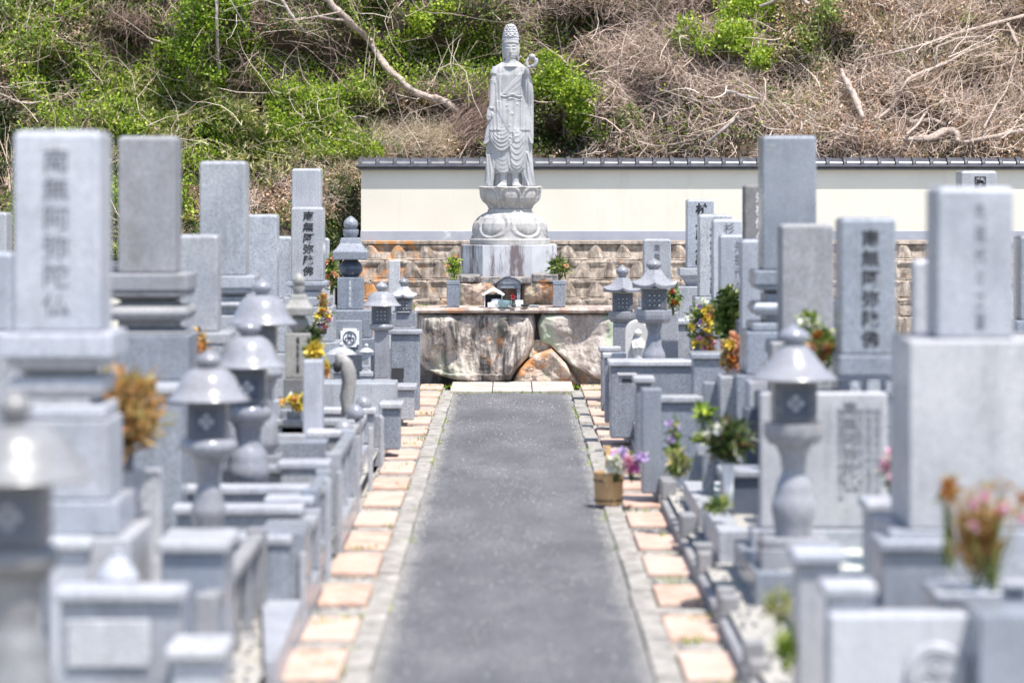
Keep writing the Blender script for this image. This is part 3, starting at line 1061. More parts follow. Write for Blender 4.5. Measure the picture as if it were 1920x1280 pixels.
    for i in range(110):
        y = 76 + 39.3 * i / 109
        hw, hd = interp(htab, y)
        ring = []
        for k in range(150):
            a = 2 * math.pi * k / 150
            ca, sa = math.cos(a), math.sin(a)
            x = 957.5 + hw * ca; dx = x - 957.5
            d = hd * sa + 1
            if sa > 0:
                ax = abs(dx)
                f = 0
                # nose
                if 88 < y < 101.5:
                    u = (y - 88) / 13
                    f += (1.0 + 3.0 * u) * math.exp(-(dx / (1.2 + .9 * u)) ** 2) * sstep(101.8, 99.8, y)
                # brow ridge and socket
                yb = 87.6 - 1.8 * math.cos((ax - 6) * .33)
                f += 1.0 * math.exp(-((y - yb) / 1.0) ** 2) * math.exp(-((ax - 6) / 4) ** 2)
                f -= 1.3 * math.exp(-((y - 90) / 1.7) ** 2) * math.exp(-((ax - 5.6) / 3.2) ** 2)
                # lowered eyelids with a slit beneath
                f += 1.7 * math.exp(-((y - 91.6) / 1.6) ** 2) * math.exp(-((ax - 6) / 3.0) ** 2)
                ye = 93.4 - .03 * (ax - 6) ** 2
                f -= 1.5 * math.exp(-((y - ye) / .62) ** 2) * math.exp(-((ax - 6) / 3.2) ** 4)
                # mouth
                f += 1.25 * math.exp(-((y - 104.2) / 1.1) ** 2) * math.exp(-(dx / 3.8) ** 2)
                f += 1.25 * math.exp(-((y - 107.0) / 1.1) ** 2) * math.exp(-(dx / 3.0) ** 2)
                f -= 1.0 * math.exp(-((y - 105.6 + ax * .1) / .55) ** 2) * math.exp(-(dx / 4.6) ** 4)
                f -= .5 * math.exp(-((y - 109.2) / .9) ** 2) * math.exp(-(dx / 3) ** 2)
                f += 1.0 * math.exp(-((y - 112) / 2) ** 2) * math.exp(-(dx / 3.5) ** 2)
                # urna dot, hair roll at the hairline
                f += .9 * math.exp(-((y - 87.2) ** 2 + dx ** 2) / .8)
                yh = 81.5 + .011 * dx * dx
                if y < yh: f += 1.6 * sstep(0, 1.2, yh - y)
                d += f * sstep(0, .3, sa)
            ring.append(S(957.5 + dx * (1 + (.12 if y < 81.5 + .011 * dx * dx else 0) * .5), y, d))
        rings.append(ring)
    g.loft(rings)
    for s in (-1, 1):   # long ears and hair behind them
        P = [Vector(S(957.5 + s * x, y, dd)) for x, y, dd in ((14.2, 89, 1.5), (14.9, 91, 2), (14.9, 95, 2), (14.2, 100, 2.2), (13.6, 105, 2.5), (13.2, 110, 2.5), (12.9, 114, 2.2))]
        g.tube(P, [v * U for v in (1.2, 1.7, 1.8, 1.5, 1.3, 1.6, .9)], 10)
        P = [Vector(S(957.5 + s * x, y, dd)) for x, y, dd in ((14.2, 82, 0), (14.2, 92, -1), (13.2, 104, -2), (12.6, 114, -2), (13.5, 120, -1))]
        g.tube(P, [v * U for v in (2.2, 2.4, 2.4, 2.2, 1.4)], 10)
    g.build('head', mat, root, smooth=True)
    # ---- crown
    g = G(); rings = []
    ctab = [(45, 2, 2), (46, 6, 6), (49, 9.5, 9), (54, 12, 11), (60, 13.6, 12.5), (66, 15.2, 13.8), (70.5, 16, 14.6), (70.7, 15.2, 14), (72, 15.4, 14.2), (73.5, 16.4, 15), (75.5, 16.4, 15), (77, 15.4, 14.5), (82, 15.7, 15.2)]
    for i in range(110):
        y = 45 + 37 * i / 109
        k_ = 0
        ys = [r[0] for r in ctab]
        for q in range(len(ys) - 1):
            if ys[q] <= y <= ys[q + 1]: k_ = q
        u = (y - ys[k_]) / (ys[k_ + 1] - ys[k_])
        hw = ctab[k_][1] + (ctab[k_ + 1][1] - ctab[k_][1]) * u; hd = ctab[k_][2] + (ctab[k_ + 1][2] - ctab[k_][2]) * u
        ring = []
        for k in range(150):
            a = 2 * math.pi * k / 150
            x = hw * math.cos(a); sa = math.sin(a)
            f = 0
            if y < 70:   # scrolls: curls, central flame, openings
                ax = abs(x)
                f += 1.3 * math.exp(-(x / 3.2) ** 2) * (1 + .5 * math.sin(y * 1.3))
                for cx, cy, rr_ in ((8, 66, 3.0), (7.5, 57.5, 2.8), (5.5, 51, 2.2), (12.5, 61, 2.4), (3.5, 68, 1.6)):
                    q = math.hypot(ax - cx, y - cy)
                    f += 1.5 * math.exp(-((q - rr_) / .8) ** 2) - 1.5 * math.exp(-(q / (rr_ * .55)) ** 2)
                f += .5 * math.sin(ax * 1.7 + y * .9)
            else:
                f += .4 * math.sin(a * 30) * (1 if 73 < y < 76 else 0)
            ring.append(S(957.3 + x * (1 + .03 * f * abs(math.cos(a))), y, hd * sa + 1 + f * max(0, sa)))
        rings.append(ring)
    g.loft(rings)
    g.build('crown', mat, root, smooth=True)
    # ---- jewel in the raised hand
    g = G(); g.lathe(S(997.5, 0, 0)[0], ZS - 23.5 * U, [(max(.2, 6.2 * math.sin(math.pi * k / 16)) * U, S(0, 107.5 + 5.2 * math.cos(math.pi * k / 16), 0)[2]) for k in range(17)], 24)
    g.build('jewel', mat, root, smooth=True)
    # ---- lotus seat
    lm = GR['lotus']
    def pet(u, v, lobes=True):
        """relief of one petal, u -1..1 across, v 0 root .. 1 tip"""
        out = (1 - abs(u) ** 2.6) ** .5 if abs(u) < 1 else 0
        e = v / max(.05, out * .96)
        rim = math.exp(-((e - .97) / .09) ** 2) + .0
        r2 = abs(u) / max(.05, math.sqrt(max(0, 1 - (v / .98) ** 2.2)) if v < .98 else .05)
        inside = 1 if (e < 1 and abs(u) < .95) else 0
        bul = math.exp(-(((abs(u) - .26) / .34) ** 2 + ((v - .52) / .30) ** 2)) if inside else 0
        groove = math.exp(-((math.hypot(u / .72, (v - .48) / .42) - 1) / .16) ** 2) if inside else 0
        rimm = math.exp(-((math.hypot(u / .92, (v - .45) / .53) - 1) / .12) ** 2)
        return inside * .6 + bul * 1.1 - groove * .9 + rimm * 1.0
    g = G(); rings = []
    stab = [(350, 58.5), (351.5, 61), (355, 59.5), (362, 57.5), (370, 55.5), (377, 52.5), (383, 46.5), (388, 43), (392, 40)]
    for i in range(70):
        y = 350 + 42 * i / 69
        hw, = interp(stab, y)
        v = (392 - y) / 42
        ring = []
        for k in range(288):
            a = 2 * math.pi * k / 288
            q = (a + math.pi / 2) / (math.pi / 4)
            u = (q - round(q)) * 2
            f = pet(u, v) * 2.2
            q2 = q + .5; u2 = (q2 - round(q2)) * 2   # tips of the petals behind
            if v > .7: f += 2.0 * math.exp(-(u2 / .22) ** 2) * (v - .7) / .3 * 1.6
            if v > .93: f += 1.5 * (abs(u) ** 3)
            r = (hw + f - 2.5)
            ring.append((S(957, 0, 0)[0] + r * U * math.cos(a), ZS + r * U * math.sin(a) * .95, 2 + (362 - y + (1.3 * abs(u) ** 2 if v > .9 else 0)) * U))
        rings.append(ring)
    g.loft(rings[::-1])
    o = g.build('lotus_seat', lm, root, smooth=True, auto=60)
    # ---- collar
    g = G(); cx = S(956, 0, 0)[0]
    g.lathe(cx, ZS, [(43 * U, 2 + (362 - 399) * U), (42 * U, 2 + (362 - 396) * U), (41 * U, 2 + (362 - 393) * U), (38 * U, 2 + (362 - 391) * U)], 48)
    g.build('collar', lm, root, smooth=True, auto=30)
    # ---- downturned lotus base
    g = G(); rings = []
    btab = [(397, 41), (399, 50), (403, 57), (410, 63.5), (420, 68.5), (432, 71), (442, 72.5), (447, 73.5)]
    for i in range(70):
        y = 397 + 50 * i / 69
        hw, = interp(btab, y)
        v = (y - 397) / 50
        ring = []
        for k in range(288):
            a = 2 * math.pi * k / 288
            q = (a + math.pi / 2 + math.pi / 6) / (math.pi / 3)
            u = (q - round(q)) * 2
            f = pet(u, v * 1.02) * 2.6 * min(1, v * 3)
            r = hw + f - 3.2
            ring.append((cx + r * U * math.cos(a), ZS + r * U * math.sin(a) * .95, 2 + (362 - y) * U))
        rings.append(ring)
    g.loft(rings[::-1])
    g.build('lotus_base', lm, root, smooth=True, auto=60)
    g = G(); g.lathe(cx, ZS, [(75 * U, 2 + (362 - 457.5) * U), (75.5 * U, 2 + (362 - 449) * U), (74 * U, 2 + (362 - 446.5) * U)], 8 * 6)
    g.build('base_plate', lm, root, smooth=True, auto=30)
statue()

# plinth: whitewashed, broad front face with two canted sides
def plinth():
    zt = 2 + (362 - 458) * U; zb = .55
    Zf = 30.72
    root = thing('statue_plinth', 'whitewashed concrete plinth with dark purple stains under the statue', 'plinth', (S(954, 0, 0)[0], 31.2, zb))
    xa, xb = W(905, 0, Zf).x, W(998, 0, Zf).x
    X0, X1 = W(864, 0, Zf + .25).x, W(1044, 0, Zf + .25).x
    pts = [(xa, Zf), (xb, Zf), (X1, Zf + .27), (X1, Zf + .9), (X0, Zf + .9), (X0, Zf + .27)]
    g = G(); g.loft([[(x, y, zb) for x, y in pts], [(x, y, zt) for x, y in pts]])
    o = g.build('block', M_plinth, root, bevel=.006)
plinth()
# ================================================================== GRAVES
MATS = GR
def tomb(label, x0, x1, yt, yb, Z, tiers, mat='mid', zg=.10, text=None, group=None, top=.0, cat='gravestone', depth=None, bev=.012, dmax=.62):
    """pillar between photo columns x0..x1, rows yt..yb, front face at distance Z. tiers: (shape, half width px, y bottom or None, mat)"""
    w = (x1 - x0) * Z / F
    dp = depth or w
    X = ((x0 + x1) / 2 - 960) * Z / F
    Yc = Z + dp / 2
    z = lambda y: 2 + (362 - y) * Z / F
    root = thing('gravestone', label, cat, (X, Yc, zg), group or 'upright granite gravestones')
    zt, zb = z(yt), z(yb)
    g = G(); g.rect(X, Yc, [(w / 2, dp / 2, zb), (w / 2, dp / 2, zt - .012), (w / 2 - .02, dp / 2 - .02, zt)])
    g.build('pillar', MATS[mat], root, bevel=bev, seg=3)
    if text:
        for tx in (text if isinstance(text, list) else [text]):
            s, cx, ya, yb2, inkm = tx[:5]
            kw = tx[5] if len(tx) > 5 else {}
            n = len(s)
            size = (yb2 - ya) * Z / F / n * 1.02 * .90; kw = dict(kw); kw.setdefault('gap', 1 / .90)
            text_obj('inscription', s, (cx - 960) * Z / F, Z, z(ya), size, inkm, root, **kw)
    cur = zb
    for i, t in enumerate(tiers):
        shape, hwp, yend = t[:3]
        m = t[3] if len(t) > 3 else mat
        hw = hwp * Z / F
        hd = min(hw, dmax * .5 + dp * .0) if hw > dmax * .5 else hw
        hd = max(hd, dp / 2)
        k = (Yc - hd) / Z
        hw *= k
        ze = zg - .02 if yend is None else z(yend)
        zt_ = cur - .0015; g = G(); h = zt_ - ze
        nm = 'base'
        if shape == 'slab':
            g.rect(X, Yc, [(hw, hd, ze), (hw, hd, zt_)]); nm = 'slab'; bv = .012
        elif shape == 'lotus':      # wide above, hollowed under
            g.rect(X, Yc, [(hw * .62, hd * .62, ze), (hw * .66, hd * .66, ze + h * .12), (hw * .80, hd * .80, ze + h * .38), (hw * .97, hd * .97, ze + h * .55), (hw, hd, ze + h * .60), (hw, hd, zt_)]); nm = 'slab'; bv = .006
        elif shape == 'neck':
            g.rect(X, Yc, [(hw, hd, ze), (hw, hd, zt_)]); nm = 'neck'; bv = .004
        elif shape == 'round':
            g.rect(X, Yc, [(hw * (1 - .10 * (1 - math.sin(math.pi * k2 / 8))), hd * (1 - .10 * (1 - math.sin(math.pi * k2 / 8))), ze + h * k2 / 8) for k2 in range(9)]); nm = 'moulding'; bv = .004
        elif shape == 'flare':
            g.rect(X, Yc, [(hw, hd, ze), (hw, hd, ze + h * .3), (hw * .8, hd * .8, ze + h * .65), (hw * .66, hd * .66, zt_)]); nm = 'moulding'; bv = .004
        else:
            g.rect(X, Yc, [(hw, hd, ze), (hw, hd, zt_)]); bv = .010
        g.build(nm, MATS[m], root, bevel=bv)
        cur = ze
    return root

CL = lambda hw: [('slab', hw, None)]
V_ = dict(squeeze=.92, bold=.006)
# ---- left side, from the camera backwards
tomb('very blurred nearest left gravestone, pale lilac granite with dark brushed characters, over a moulded pedestal', 25, 187, 245, 622, 11.0,
     [('slab', 108, 672), ('lotus', 92, 706), ('round', 88, 744), ('neck', 62, 758), ('slab', 92, 786), ('block', 100, 935), ('block', 122, 1000, 'mid'), ('block', 150, None)],
     'light', text=('南無阿弥陀仏', 105, 278, 596, M_inkgrey, dict(squeeze=1.1, bold=.0)), dmax=.7)
tomb('tall weathered brownish grey gravestone without writing, on a double moulded pedestal, second from the left', 221, 328, 255, 512, 15.5,
     [('slab', 80, 546), ('lotus', 77, 566), ('neck', 52, 573), ('round', 80, 600), ('neck', 53, 613), ('flare', 74, 626), ('block', 82, 712, 'blue'), ('block', 126, 800, 'blue'), ('block', 150, None, 'blue')], 'old', dmax=.75)
tomb('tall blue grey gravestone behind the short stone, left of the statue side', 374, 460, 302, 516, 19.5,
     [('slab', 62, 541), ('lotus', 58, 556), ('neck', 38, 565), ('round', 60, 577), ('neck', 38, 590), ('block', 66, 640), ('block', 90, None)], 'mid', dmax=.6)
tomb('short plain gravestone standing in front of a taller one, third row on the left', 334, 408, 440, 622, 17.9,
     [('slab', 62, 645), ('block', 60, 700), ('block', 84, None)], 'mid', dmax=.5)
tomb('plain medium gravestone right of the tall blue grey one on the left side', 460, 519, 402, 575, 22.8, [('slab', 46, 592), ('block', 50, 660), ('block', 64, None)], 'mid', dmax=.55)
tomb('narrow gravestone half hidden behind the medium one on the left', 515, 546, 443, 560, 25.6, [('slab', 28, 575), ('block', 36, None)], 'mid', dmax=.4)
tomb('blank light gravestone rising behind the inscribed stone left of the beige wall', 547, 601, 316, 520, 26.8, [('slab', 40, 540), ('block', 45, None)], 'light', dmax=.5)
tomb('sharp grey gravestone with six black brushed characters on its front, left of the beige wall', 546, 606, 388, 527, 24.4,
     [('lotus', 38, 547), ('neck', 24, 556), ('slab', 44, 574), ('block', 50, 640), ('block', 60, None)], 'mid',
     text=('南無阿弥陀佛', 577, 396, 517, M_ink, dict(squeeze=1.1, bold=.002, lean=.12)), dmax=.55)
tomb('small plain gravestone partly hidden right of the inscribed stone on the left', 596, 617, 446, 520, 27.6, [('slab', 16, 530), ('block', 20, None)], 'light', dmax=.3)
tomb('gravestone cut by the left edge of the photo, upper back one', -50, 12, 398, 560, 22, [('slab', 44, 580), ('block', 60, None)], 'mid')
tomb('gravestone cut by the left edge of the photo, lower front one', -72, 21, 473, 620, 14.5, [('slab', 60, 640), ('block', 80, 760), ('block', 100, None)], 'mid')
# ---- right side
tomb('very blurred nearest right gravestone, pale with worn pale lettering, on a tall smooth block', 1757, 1901, 350, 634, 11.2,
     [('block', 134, 985), ('block', 172, 1110, 'mid'), ('block', 200, None, 'blue')], 'light',
     text=('先祖代々之墓', 1838, 380, 622, M_inkgrey, dict(squeeze=.62, bold=-.001)), dmax=.6)
tomb('blue grey gravestone with heavy black characters over a black name band, right side', 1577, 1680, 408, 665, 14.6,
     [('slab', 56, 706), ('block', 58, 736, 'dark'), ('block', 84, 800), ('block', 96, None)], 'blue',
     text=[('南無阿弥陀佛', 1632, 430, 652, M_ink, dict(squeeze=1.05, bold=.0015))], dmax=.5)
tomb('squat weathered brownish gravestone without writing in front of the tallest right one', 1466, 1563, 420, 640, 16.2, [('slab', 70, 668), ('block', 66, 740), ('block', 90, None)], 'old', dmax=.55)
tomb('tallest blue grey gravestone on the right side, on a double moulded pedestal', 1430, 1531, 254, 506, 18,
     [('slab', 68, 535), ('lotus', 64, 550), ('neck', 46, 566), ('round', 70, 591), ('neck', 46, 604), ('slab', 72, 620), ('block', 84, 700), ('block', 104, None)], 'blue', dmax=.62)
tomb('dark weathered gravestone with flaking white lettering left behind the tallest right one', 1396, 1452, 346, 600, 21.1, [('block', 40, None)], 'older', dmax=.42,
     text=('先祖代々', 1423, 360, 455, M_inkpale, dict(squeeze=.6)))
tomb('medium grey gravestone left in front of the dark flaking one, right side', 1390, 1442, 449, 640, 19.6, [('slab', 36, 655), ('block', 44, None)], 'mid', dmax=.42)
tomb('tall slim gravestone with black characters, farthest left of the right hand row', 1288, 1339, 374, 502, 27.2,
     [('lotus', 40, 536), ('block', 46, 600), ('block', 52, None)], 'mid', dmax=.5,
     text=('村上家之墓', 1314, 381, 497, M_ink, dict(squeeze=.95, bold=.005, lean=.1)))
tomb('slim gravestone with black strokes on its right half, second of the right hand row', 1311, 1373, 402, 556, 25.2, [('slab', 40, 575), ('block', 45, None)], 'mid', dmax=.46,
     text=('木村家之墓', 1342, 422, 552, M_ink, dict(squeeze=.9, bold=.004)))
tomb('pale slim gravestone with faint grey characters, third of the right hand row', 1337, 1391, 411, 570, 23.6, [('block', 36, None)], 'light', dmax=.42,
     text=('杉本家之墓', 1367, 418, 540, M_inkgrey, dict(squeeze=.9)))
tomb('grey gravestone with half weathered writing, fourth of the right hand row', 1350, 1402, 440, 580, 22.3, [('block', 36, None)], 'mid', dmax=.4,
     text=('先祖代々', 1384, 452, 548, M_inkgrey, dict(squeeze=.6)))
tomb('small pale gravestone behind the vase shaped lantern on the right', 1207, 1258, 448, 560, 28.6, [('slab', 34, 575), ('block', 38, None)], 'mid', dmax=.4,
     text=('南無', 1232, 458, 490, M_inkgrey, dict(squeeze=.8)))
tomb('gravestone with a black character peeping over the blurred right stone', 1802, 1869, 320, 520, 24, [('slab', 50, 545), ('block', 60, None)], 'mid',
     text=('岡', 1838, 331, 352, M_ink, dict(bold=.012)))
tomb('thin blurred stone post left of the nearest right gravestone', 1713, 1754, 486, 640, 13.2, [('block', 40, None)], 'light', dmax=.3)
tomb('gravestone cut by the right edge of the photo', 1913, 1985, 441, 600, 20, [('slab', 46, 625), ('block', 60, None)], 'blue')
tomb('far right gravestone hidden low behind the weathered one', 1548, 1572, 560, 700, 20.5, [('block', 30, None)], 'dark', dmax=.3)
# name band characters
r_ = [o for o in bpy.data.objects if o.get('label', '').startswith('blue grey gravestone with heavy')][0]
for k, ch in enumerate('吉田家'):
    text_obj('name_band', ch, (1599 + 34 * k - 960) * 14.6 / F, 14.6 + .141 - .25 - .0, 2 + (362 - 711) * 14.6 / F, .066, M_inkpale, r_)

# ---- memorial stone tablets
def tablet(label, x0, x1, yt, yb, Z, mat='light', thick=.12, cols=None, zg=.1, cat='stone tablet', name='stone_tablet', inset=None):
    X0, X1 = (x0 - 960) * Z / F, (x1 - 960) * Z / F
    z = lambda y: 2 + (362 - y) * Z / F
    root = thing(name, label, cat, ((X0 + X1) / 2, Z + thick / 2, zg))
    zb = zg - .02 if yb is None else z(yb)
    G().box(X0, X1, Z, Z + thick, zb, z(yt)).build('panel', MATS[mat], root, bevel=.012, seg=3)
    if inset:
        for a, b, c, d, m in inset:
            G().box((a - 960) * Z / F, (b - 960) * Z / F, Z - .012, Z - .002, z(d), z(c)).build('raised_field', MATS[m], root, bevel=.006)
    if cols:
        for s, cx, ya, y2, m in cols:
            text_obj('inscription', s, (cx - 960) * Z / F, Z, z(ya), (y2 - ya) * Z / F / len(s), m, root)
    if yb is not None and zb > zg + .02:
        G().box(X0 - .05, X1 + .05, Z - .06, Z + thick + .06, zg - .02, zb - .002).build('base', MATS['mid'], root, bevel=.01)
    return root
tablet('wide pale memorial tablet engraved with columns of small characters behind the right lantern', 1426, 1664, 736, 990, 14.1, 'light', .10,
       cols=[('南無阿弥陀仏', 1594, 752, 925, M_inkgrey), ('釋浄信昭和五十年三月十日', 1576, 765, 940, M_inkfaint), ('釋尼妙蓮平成二年八月九日', 1613, 765, 940, M_inkfaint), ('釋浄念昭和六年七月三日', 1629, 765, 930, M_inkfaint), ('釋浄西平成十年五月二日', 1645, 765, 930, M_inkfaint)])

# ---- crest plates (white square with a round family crest)
def crest(parent, cx, cy, r, Z, sq=True):
    X = (cx - 960) * Z / F; zc = 2 + (362 - cy) * Z / F; R_ = r * Z / F
    y = Z - .004
    if sq:
        g = G(); c = .25; q = []
        for sx, sz in ((1, 1), (-1, 1), (-1, -1), (1, -1)):
            pts = [(1, 1 - c), (1 - c, 1 - c), (1 - c, 1)]
            if sx * sz < 0: pts = pts[::-1]
            q += [(sx * a * R_ * 1.08, sz * b * R_ * 1.08) for a, b in pts]
        g.loft([[(X + a, y + .004, zc + b) for a, b in q], [(X + a, y - .012, zc + b) for a, b in q]])
        g.build('crest_plate', M_white, parent)
        y -= .014
    else:
        g = G(); g.loft([[(X + R_ * .95 * q_ * math.cos(2 * math.pi * k / 40), yy, zc + R_ * .95 * q_ * math.sin(2 * math.pi * k / 40)) for k in range(40)] for yy, q_ in ((y + .003, 1.0), (y - .012, 1.0), (y - .02, .93))])
        g.build('crest_disc', MATS['light'], parent, smooth=True, auto=40); y -= .021
    g = G()
    def ringm(r0, r1, cx_=0, cz=0, n=36):
        g.add([(X + cx_ + rr * math.cos(2 * math.pi * k / n), y - dd, zc + cz + rr * math.sin(2 * math.pi * k / n)) for dd, rr in ((0, r0), (.006, (r0 + r1) / 2), (0, r1)) for k in range(n)],
              [(i * n + k, i * n + (k + 1) % n, (i + 1) * n + (k + 1) % n, (i + 1) * n + k) for i in range(2) for k in range(n)])
    ringm(R_ * .70, R_ * .80)
    for k in range(3):
        a = R(90 + 120 * k)
        ringm(R_ * .20, R_ * .27, R_ * .36 * math.cos(a), R_ * .36 * math.sin(a), 24)
    ringm(R_ * .02, R_ * .10)
    g.build('crest', GR['dark'] if sq else GR['light'], parent, smooth=True)

# ---- round and hexagonal stone lanterns
def lantern(label, cx, Z, jewel, roof, box, plat, shaft, base=None, mat='lantern', style='dome', n=48, zg=.1, roofmat=None, lat='diamond', group='stone lanterns'):
    """jewel (half w, y top, y bottom); roof (half w, yt, yb, top half w); box (half w, yt, yb); plat (half w, yt, yb);
       shaft: list of (half w, y) downwards; base list of (half w, y) downwards, last y None = ground"""
    k = Z / F; X = (cx - 960) * k; Yc = Z + roof[0] * k * 0
    z = lambda y: zg - .01 if y is None else 2 + (362 - y) * k
    root = thing('stone_lantern', label, 'stone lantern', (X, Yc, zg), group)
    m = MATS[mat]; rm = MATS[roofmat or mat]
    hw, a, b = jewel
    prof = [(.55, 1.0), (.62, .93), (.58, .86), (.86, .74), (1.0, .56), (.96, .42), (.74, .26), (.36, .14), (.10, .03), (.02, 0)]
    G().lathe(X, Yc, [(hw * k * r, z(a + (b - a) * t)) for r, t in prof], 32).build('jewel', m, root, smooth=True)
    hw, a, b, tw = roof
    if style == 'dome':
        pr = [(.30, 1.0), (.93, .99), (1, .95), (.99, .91), (.90, .84), (.80, .70), (.72, .50), (.64, .28), (.52, .12), (.40, .03), (tw, 0)]
    elif style == 'concave':
        pr = [(.30, 1.0), (.95, .99), (1.0, .93), (.98, .88), (.86, .78), (.70, .62), (.58, .42), (.46, .22), (.36, .08), (tw, 0)]
    elif style == 'umbrella':
        pr = [(.2, .96), (.96, 1.0), (1, .93), (.93, .78), (.75, .48), (.50, .22), (.28, .06), (tw, 0)]
    else:
        pr = [(.35, .96), (.97, .95), (1.0, .80), (.96, .74), (.80, .66), (.62, .50), (.48, .30), (.38, .10), (tw, 0)]
    if style == 'hex':
        rings = []
        for r, t in pr:
            rg = []
            for q in range(48):
                ang = 2 * math.pi * q / 48 + math.pi / 6
                u = ((q % 8) / 8 - .5) * 2
                rad = hw * k * r * (math.cos(math.pi / 6) / math.cos(u * math.pi / 6) if True else 1)
                lift = .17 * (b - a) * abs(u) ** 3 * max(0, r - .5) * 2
                rg.append((X + rad * math.cos(ang), Yc + rad * math.sin(ang), z(a + (b - a) * t - lift)))
            rings.append(rg)
        G().loft(rings).build('roof', rm, root, smooth=True, auto=35)
    else:
        o = G().lathe(X, Yc, [(hw * k * r, z(a + (b - a) * t)) for r, t in pr], n).build('roof', rm, root, smooth=True, auto=50)
    hw, a, b = box
    h = hw * k
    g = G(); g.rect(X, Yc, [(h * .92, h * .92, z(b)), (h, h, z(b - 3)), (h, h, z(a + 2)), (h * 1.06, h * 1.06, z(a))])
    g.build('fire_box', GR['box'] if mat in ('lantern', 'lantern_pale') else m, root, bevel=.006)  # shade under the roof is put into the box colour
    # window plate with a small lattice laid flat on the front
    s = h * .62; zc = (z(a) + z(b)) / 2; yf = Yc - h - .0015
    fb = G().box(X - s, X + s, yf - .001, yf, zc - s, zc + s).build('window', GR['dark'] if lat == 'cross' else (GR['box'] if mat == 'lantern' else m), root)  # dark plate of the cross lattice paints the recess shade
    g = G(); q = s / 3.0
    if lat == 'diamond':
        for i in (-1, 0, 1):
            for j in (-1, 0, 1):
                if abs(i) + abs(j) == 1 and False: continue
                cxx, czz = X + i * q * 1.9 * .98, zc + j * q * 1.9 * .98
                g.add([(cxx - q * .8, yf - .004, czz), (cxx, yf - .004, czz - q * .8), (cxx + q * .8, yf - .004, czz), (cxx, yf - .004, czz + q * .8)], [(0, 1, 2, 3)])
        g.build('lattice', M_hole_shade, fb)  # dark diamonds paint the shade in the pierced holes
        g = G()
        for i in (-1, 0, 1):
            for j in (-1, 0, 1):
                cxx, czz = X + i * q * 1.86, zc + j * q * 1.86 - q * .12
                g.add([(cxx - q * .45, yf - .006, czz), (cxx, yf - .006, czz - q * .45), (cxx + q * .45, yf - .006, czz), (cxx, yf - .006, czz + q * .45)], [(0, 1, 2, 3)])
        g.build('lattice_hole_light', MATS['pale'], fb)  # pale diamonds paint the light seen through the holes
    else:
        for i, j in ((0, 1), (1, 0), (0, -1), (-1, 0), (0, 0)):
            cxx, czz = X + i * q * 1.15, zc + j * q * 1.15
            g.add([(cxx - q * .9, yf - .004, czz), (cxx, yf - .004, czz - q * .9), (cxx + q * .9, yf - .004, czz), (cxx, yf - .004, czz + q * .9)], [(0, 1, 2, 3)])
        g.build('lattice', GR['light'], fb)
    hw, a, b = plat
    h = hw * k
    if style == 'dome' or style == 'umbrella':
        pr = [(.72, 1.0), (.84, .9), (.97, .68), (1.0, .45), (.97, .2), (.88, .04), (.7, 0)]
        G().lathe(X, Yc, [(h * r, z(a + (b - a) * t)) for r, t in pr], n).build('platform', m, root, smooth=True, auto=50)
    else:
        g = G(); g.lathe(X, Yc, [(h * .80, z(b)), (h * .98, z(a + (b - a) * .66)), (h, z(a + (b - a) * .4)), (h * .98, z(a))], 6 if style == 'hex' else n, rot=0)
        g.build('platform', m, root, bevel=.01 if style == 'hex' else 0, smooth=style != 'hex', auto=None if style == 'hex' else 50)
    P = [(w_ * k, z(y)) for w_, y in shaft][::-1]
    # smooth interpolation of the shaft
    pr = []
    for i in range(len(P) - 1):
        for j in range(5):
            t = j / 5; u = t * t * (3 - 2 * t)
            pr.append((P[i][0] + (P[i + 1][0] - P[i][0]) * u, P[i][1] + (P[i + 1][1] - P[i][1]) * t))
    pr.append(P[-1])
    if shaft[0][0] and len(shaft) > 2:
        G().lathe(X, Yc, pr, n).build('shaft', m, root, smooth=True, auto=60)
    else:
        G().rect(X, Yc, [(a_, a_, b_) for a_, b_ in P]).build('shaft', m, root, bevel=.006)
    if base:
        g = G()
        ya = shaft[-1][1]
        for w_, y in base:
            h = w_ * k
            g.rect(X, Yc, [(h, h, z(y)), (h, h, z(ya) - .001)]); ya = y
        g.build('base', m, root, bevel=.01)
    return root

VS = lambda y0, n0, y1, n1, y2, n2, y3, n3: [(n0, y0), (n1, y1), (n2, y2), (n3, y3)]
lantern('hugely blurred nearest stone lantern with domed roof at the left edge of the photo', 26, 8.5, (34, 728, 795), (150, 795, 900, .30), (62, 902, 1022), (84, 1020, 1078),
        [(64, 1078), (54, 1110), (48, 1170), (62, 1220), (76, 1290), (60, 1370)], [(95, None)], 'lantern_pale', lat='cross')
lantern('blurred round domed lantern standing lowest of the left row, over a pale vase shaped shaft', 391, 13.5, (25, 655, 693), (78, 690, 752, .34), (36, 752, 822), (55, 820, 854),
        [(34, 854), (25, 874), (20, 900), (27, 930), (33, 958), (27, 992)], [(44, None)], 'lantern', lat='cross')
lantern('round domed lantern in the middle of the left row, shaft swelling to a pale bulb', 466, 15.4, (24, 598, 630), (71, 630, 690, .34), (33, 690, 760), (44, 758, 792),
        [(31, 792), (24, 806), (22, 824), (36, 856), (40, 884), (30, 915)], [(44, None)], 'lantern', lat='cross')
lantern('round domed lantern highest of the left row, half hidden behind the other two', 491, 17.2, (19, 521, 555), (66, 553, 609, .34), (27, 609, 690), (40, 690, 712),
        [(28, 712), (20, 735), (20, 760), (30, 800), (32, 830), (24, 850)], [(38, None)], 'lantern')
lantern('sharp round lantern with pierced box on a square granite post by the rocks', 715.5, 24.1, (12, 527, 547), (37, 546, 574, .32), (18, 574, 606), (23.5, 606, 619),
        [(13, 619), (13, 708)], [(15, None)], 'lantern', style='dome')
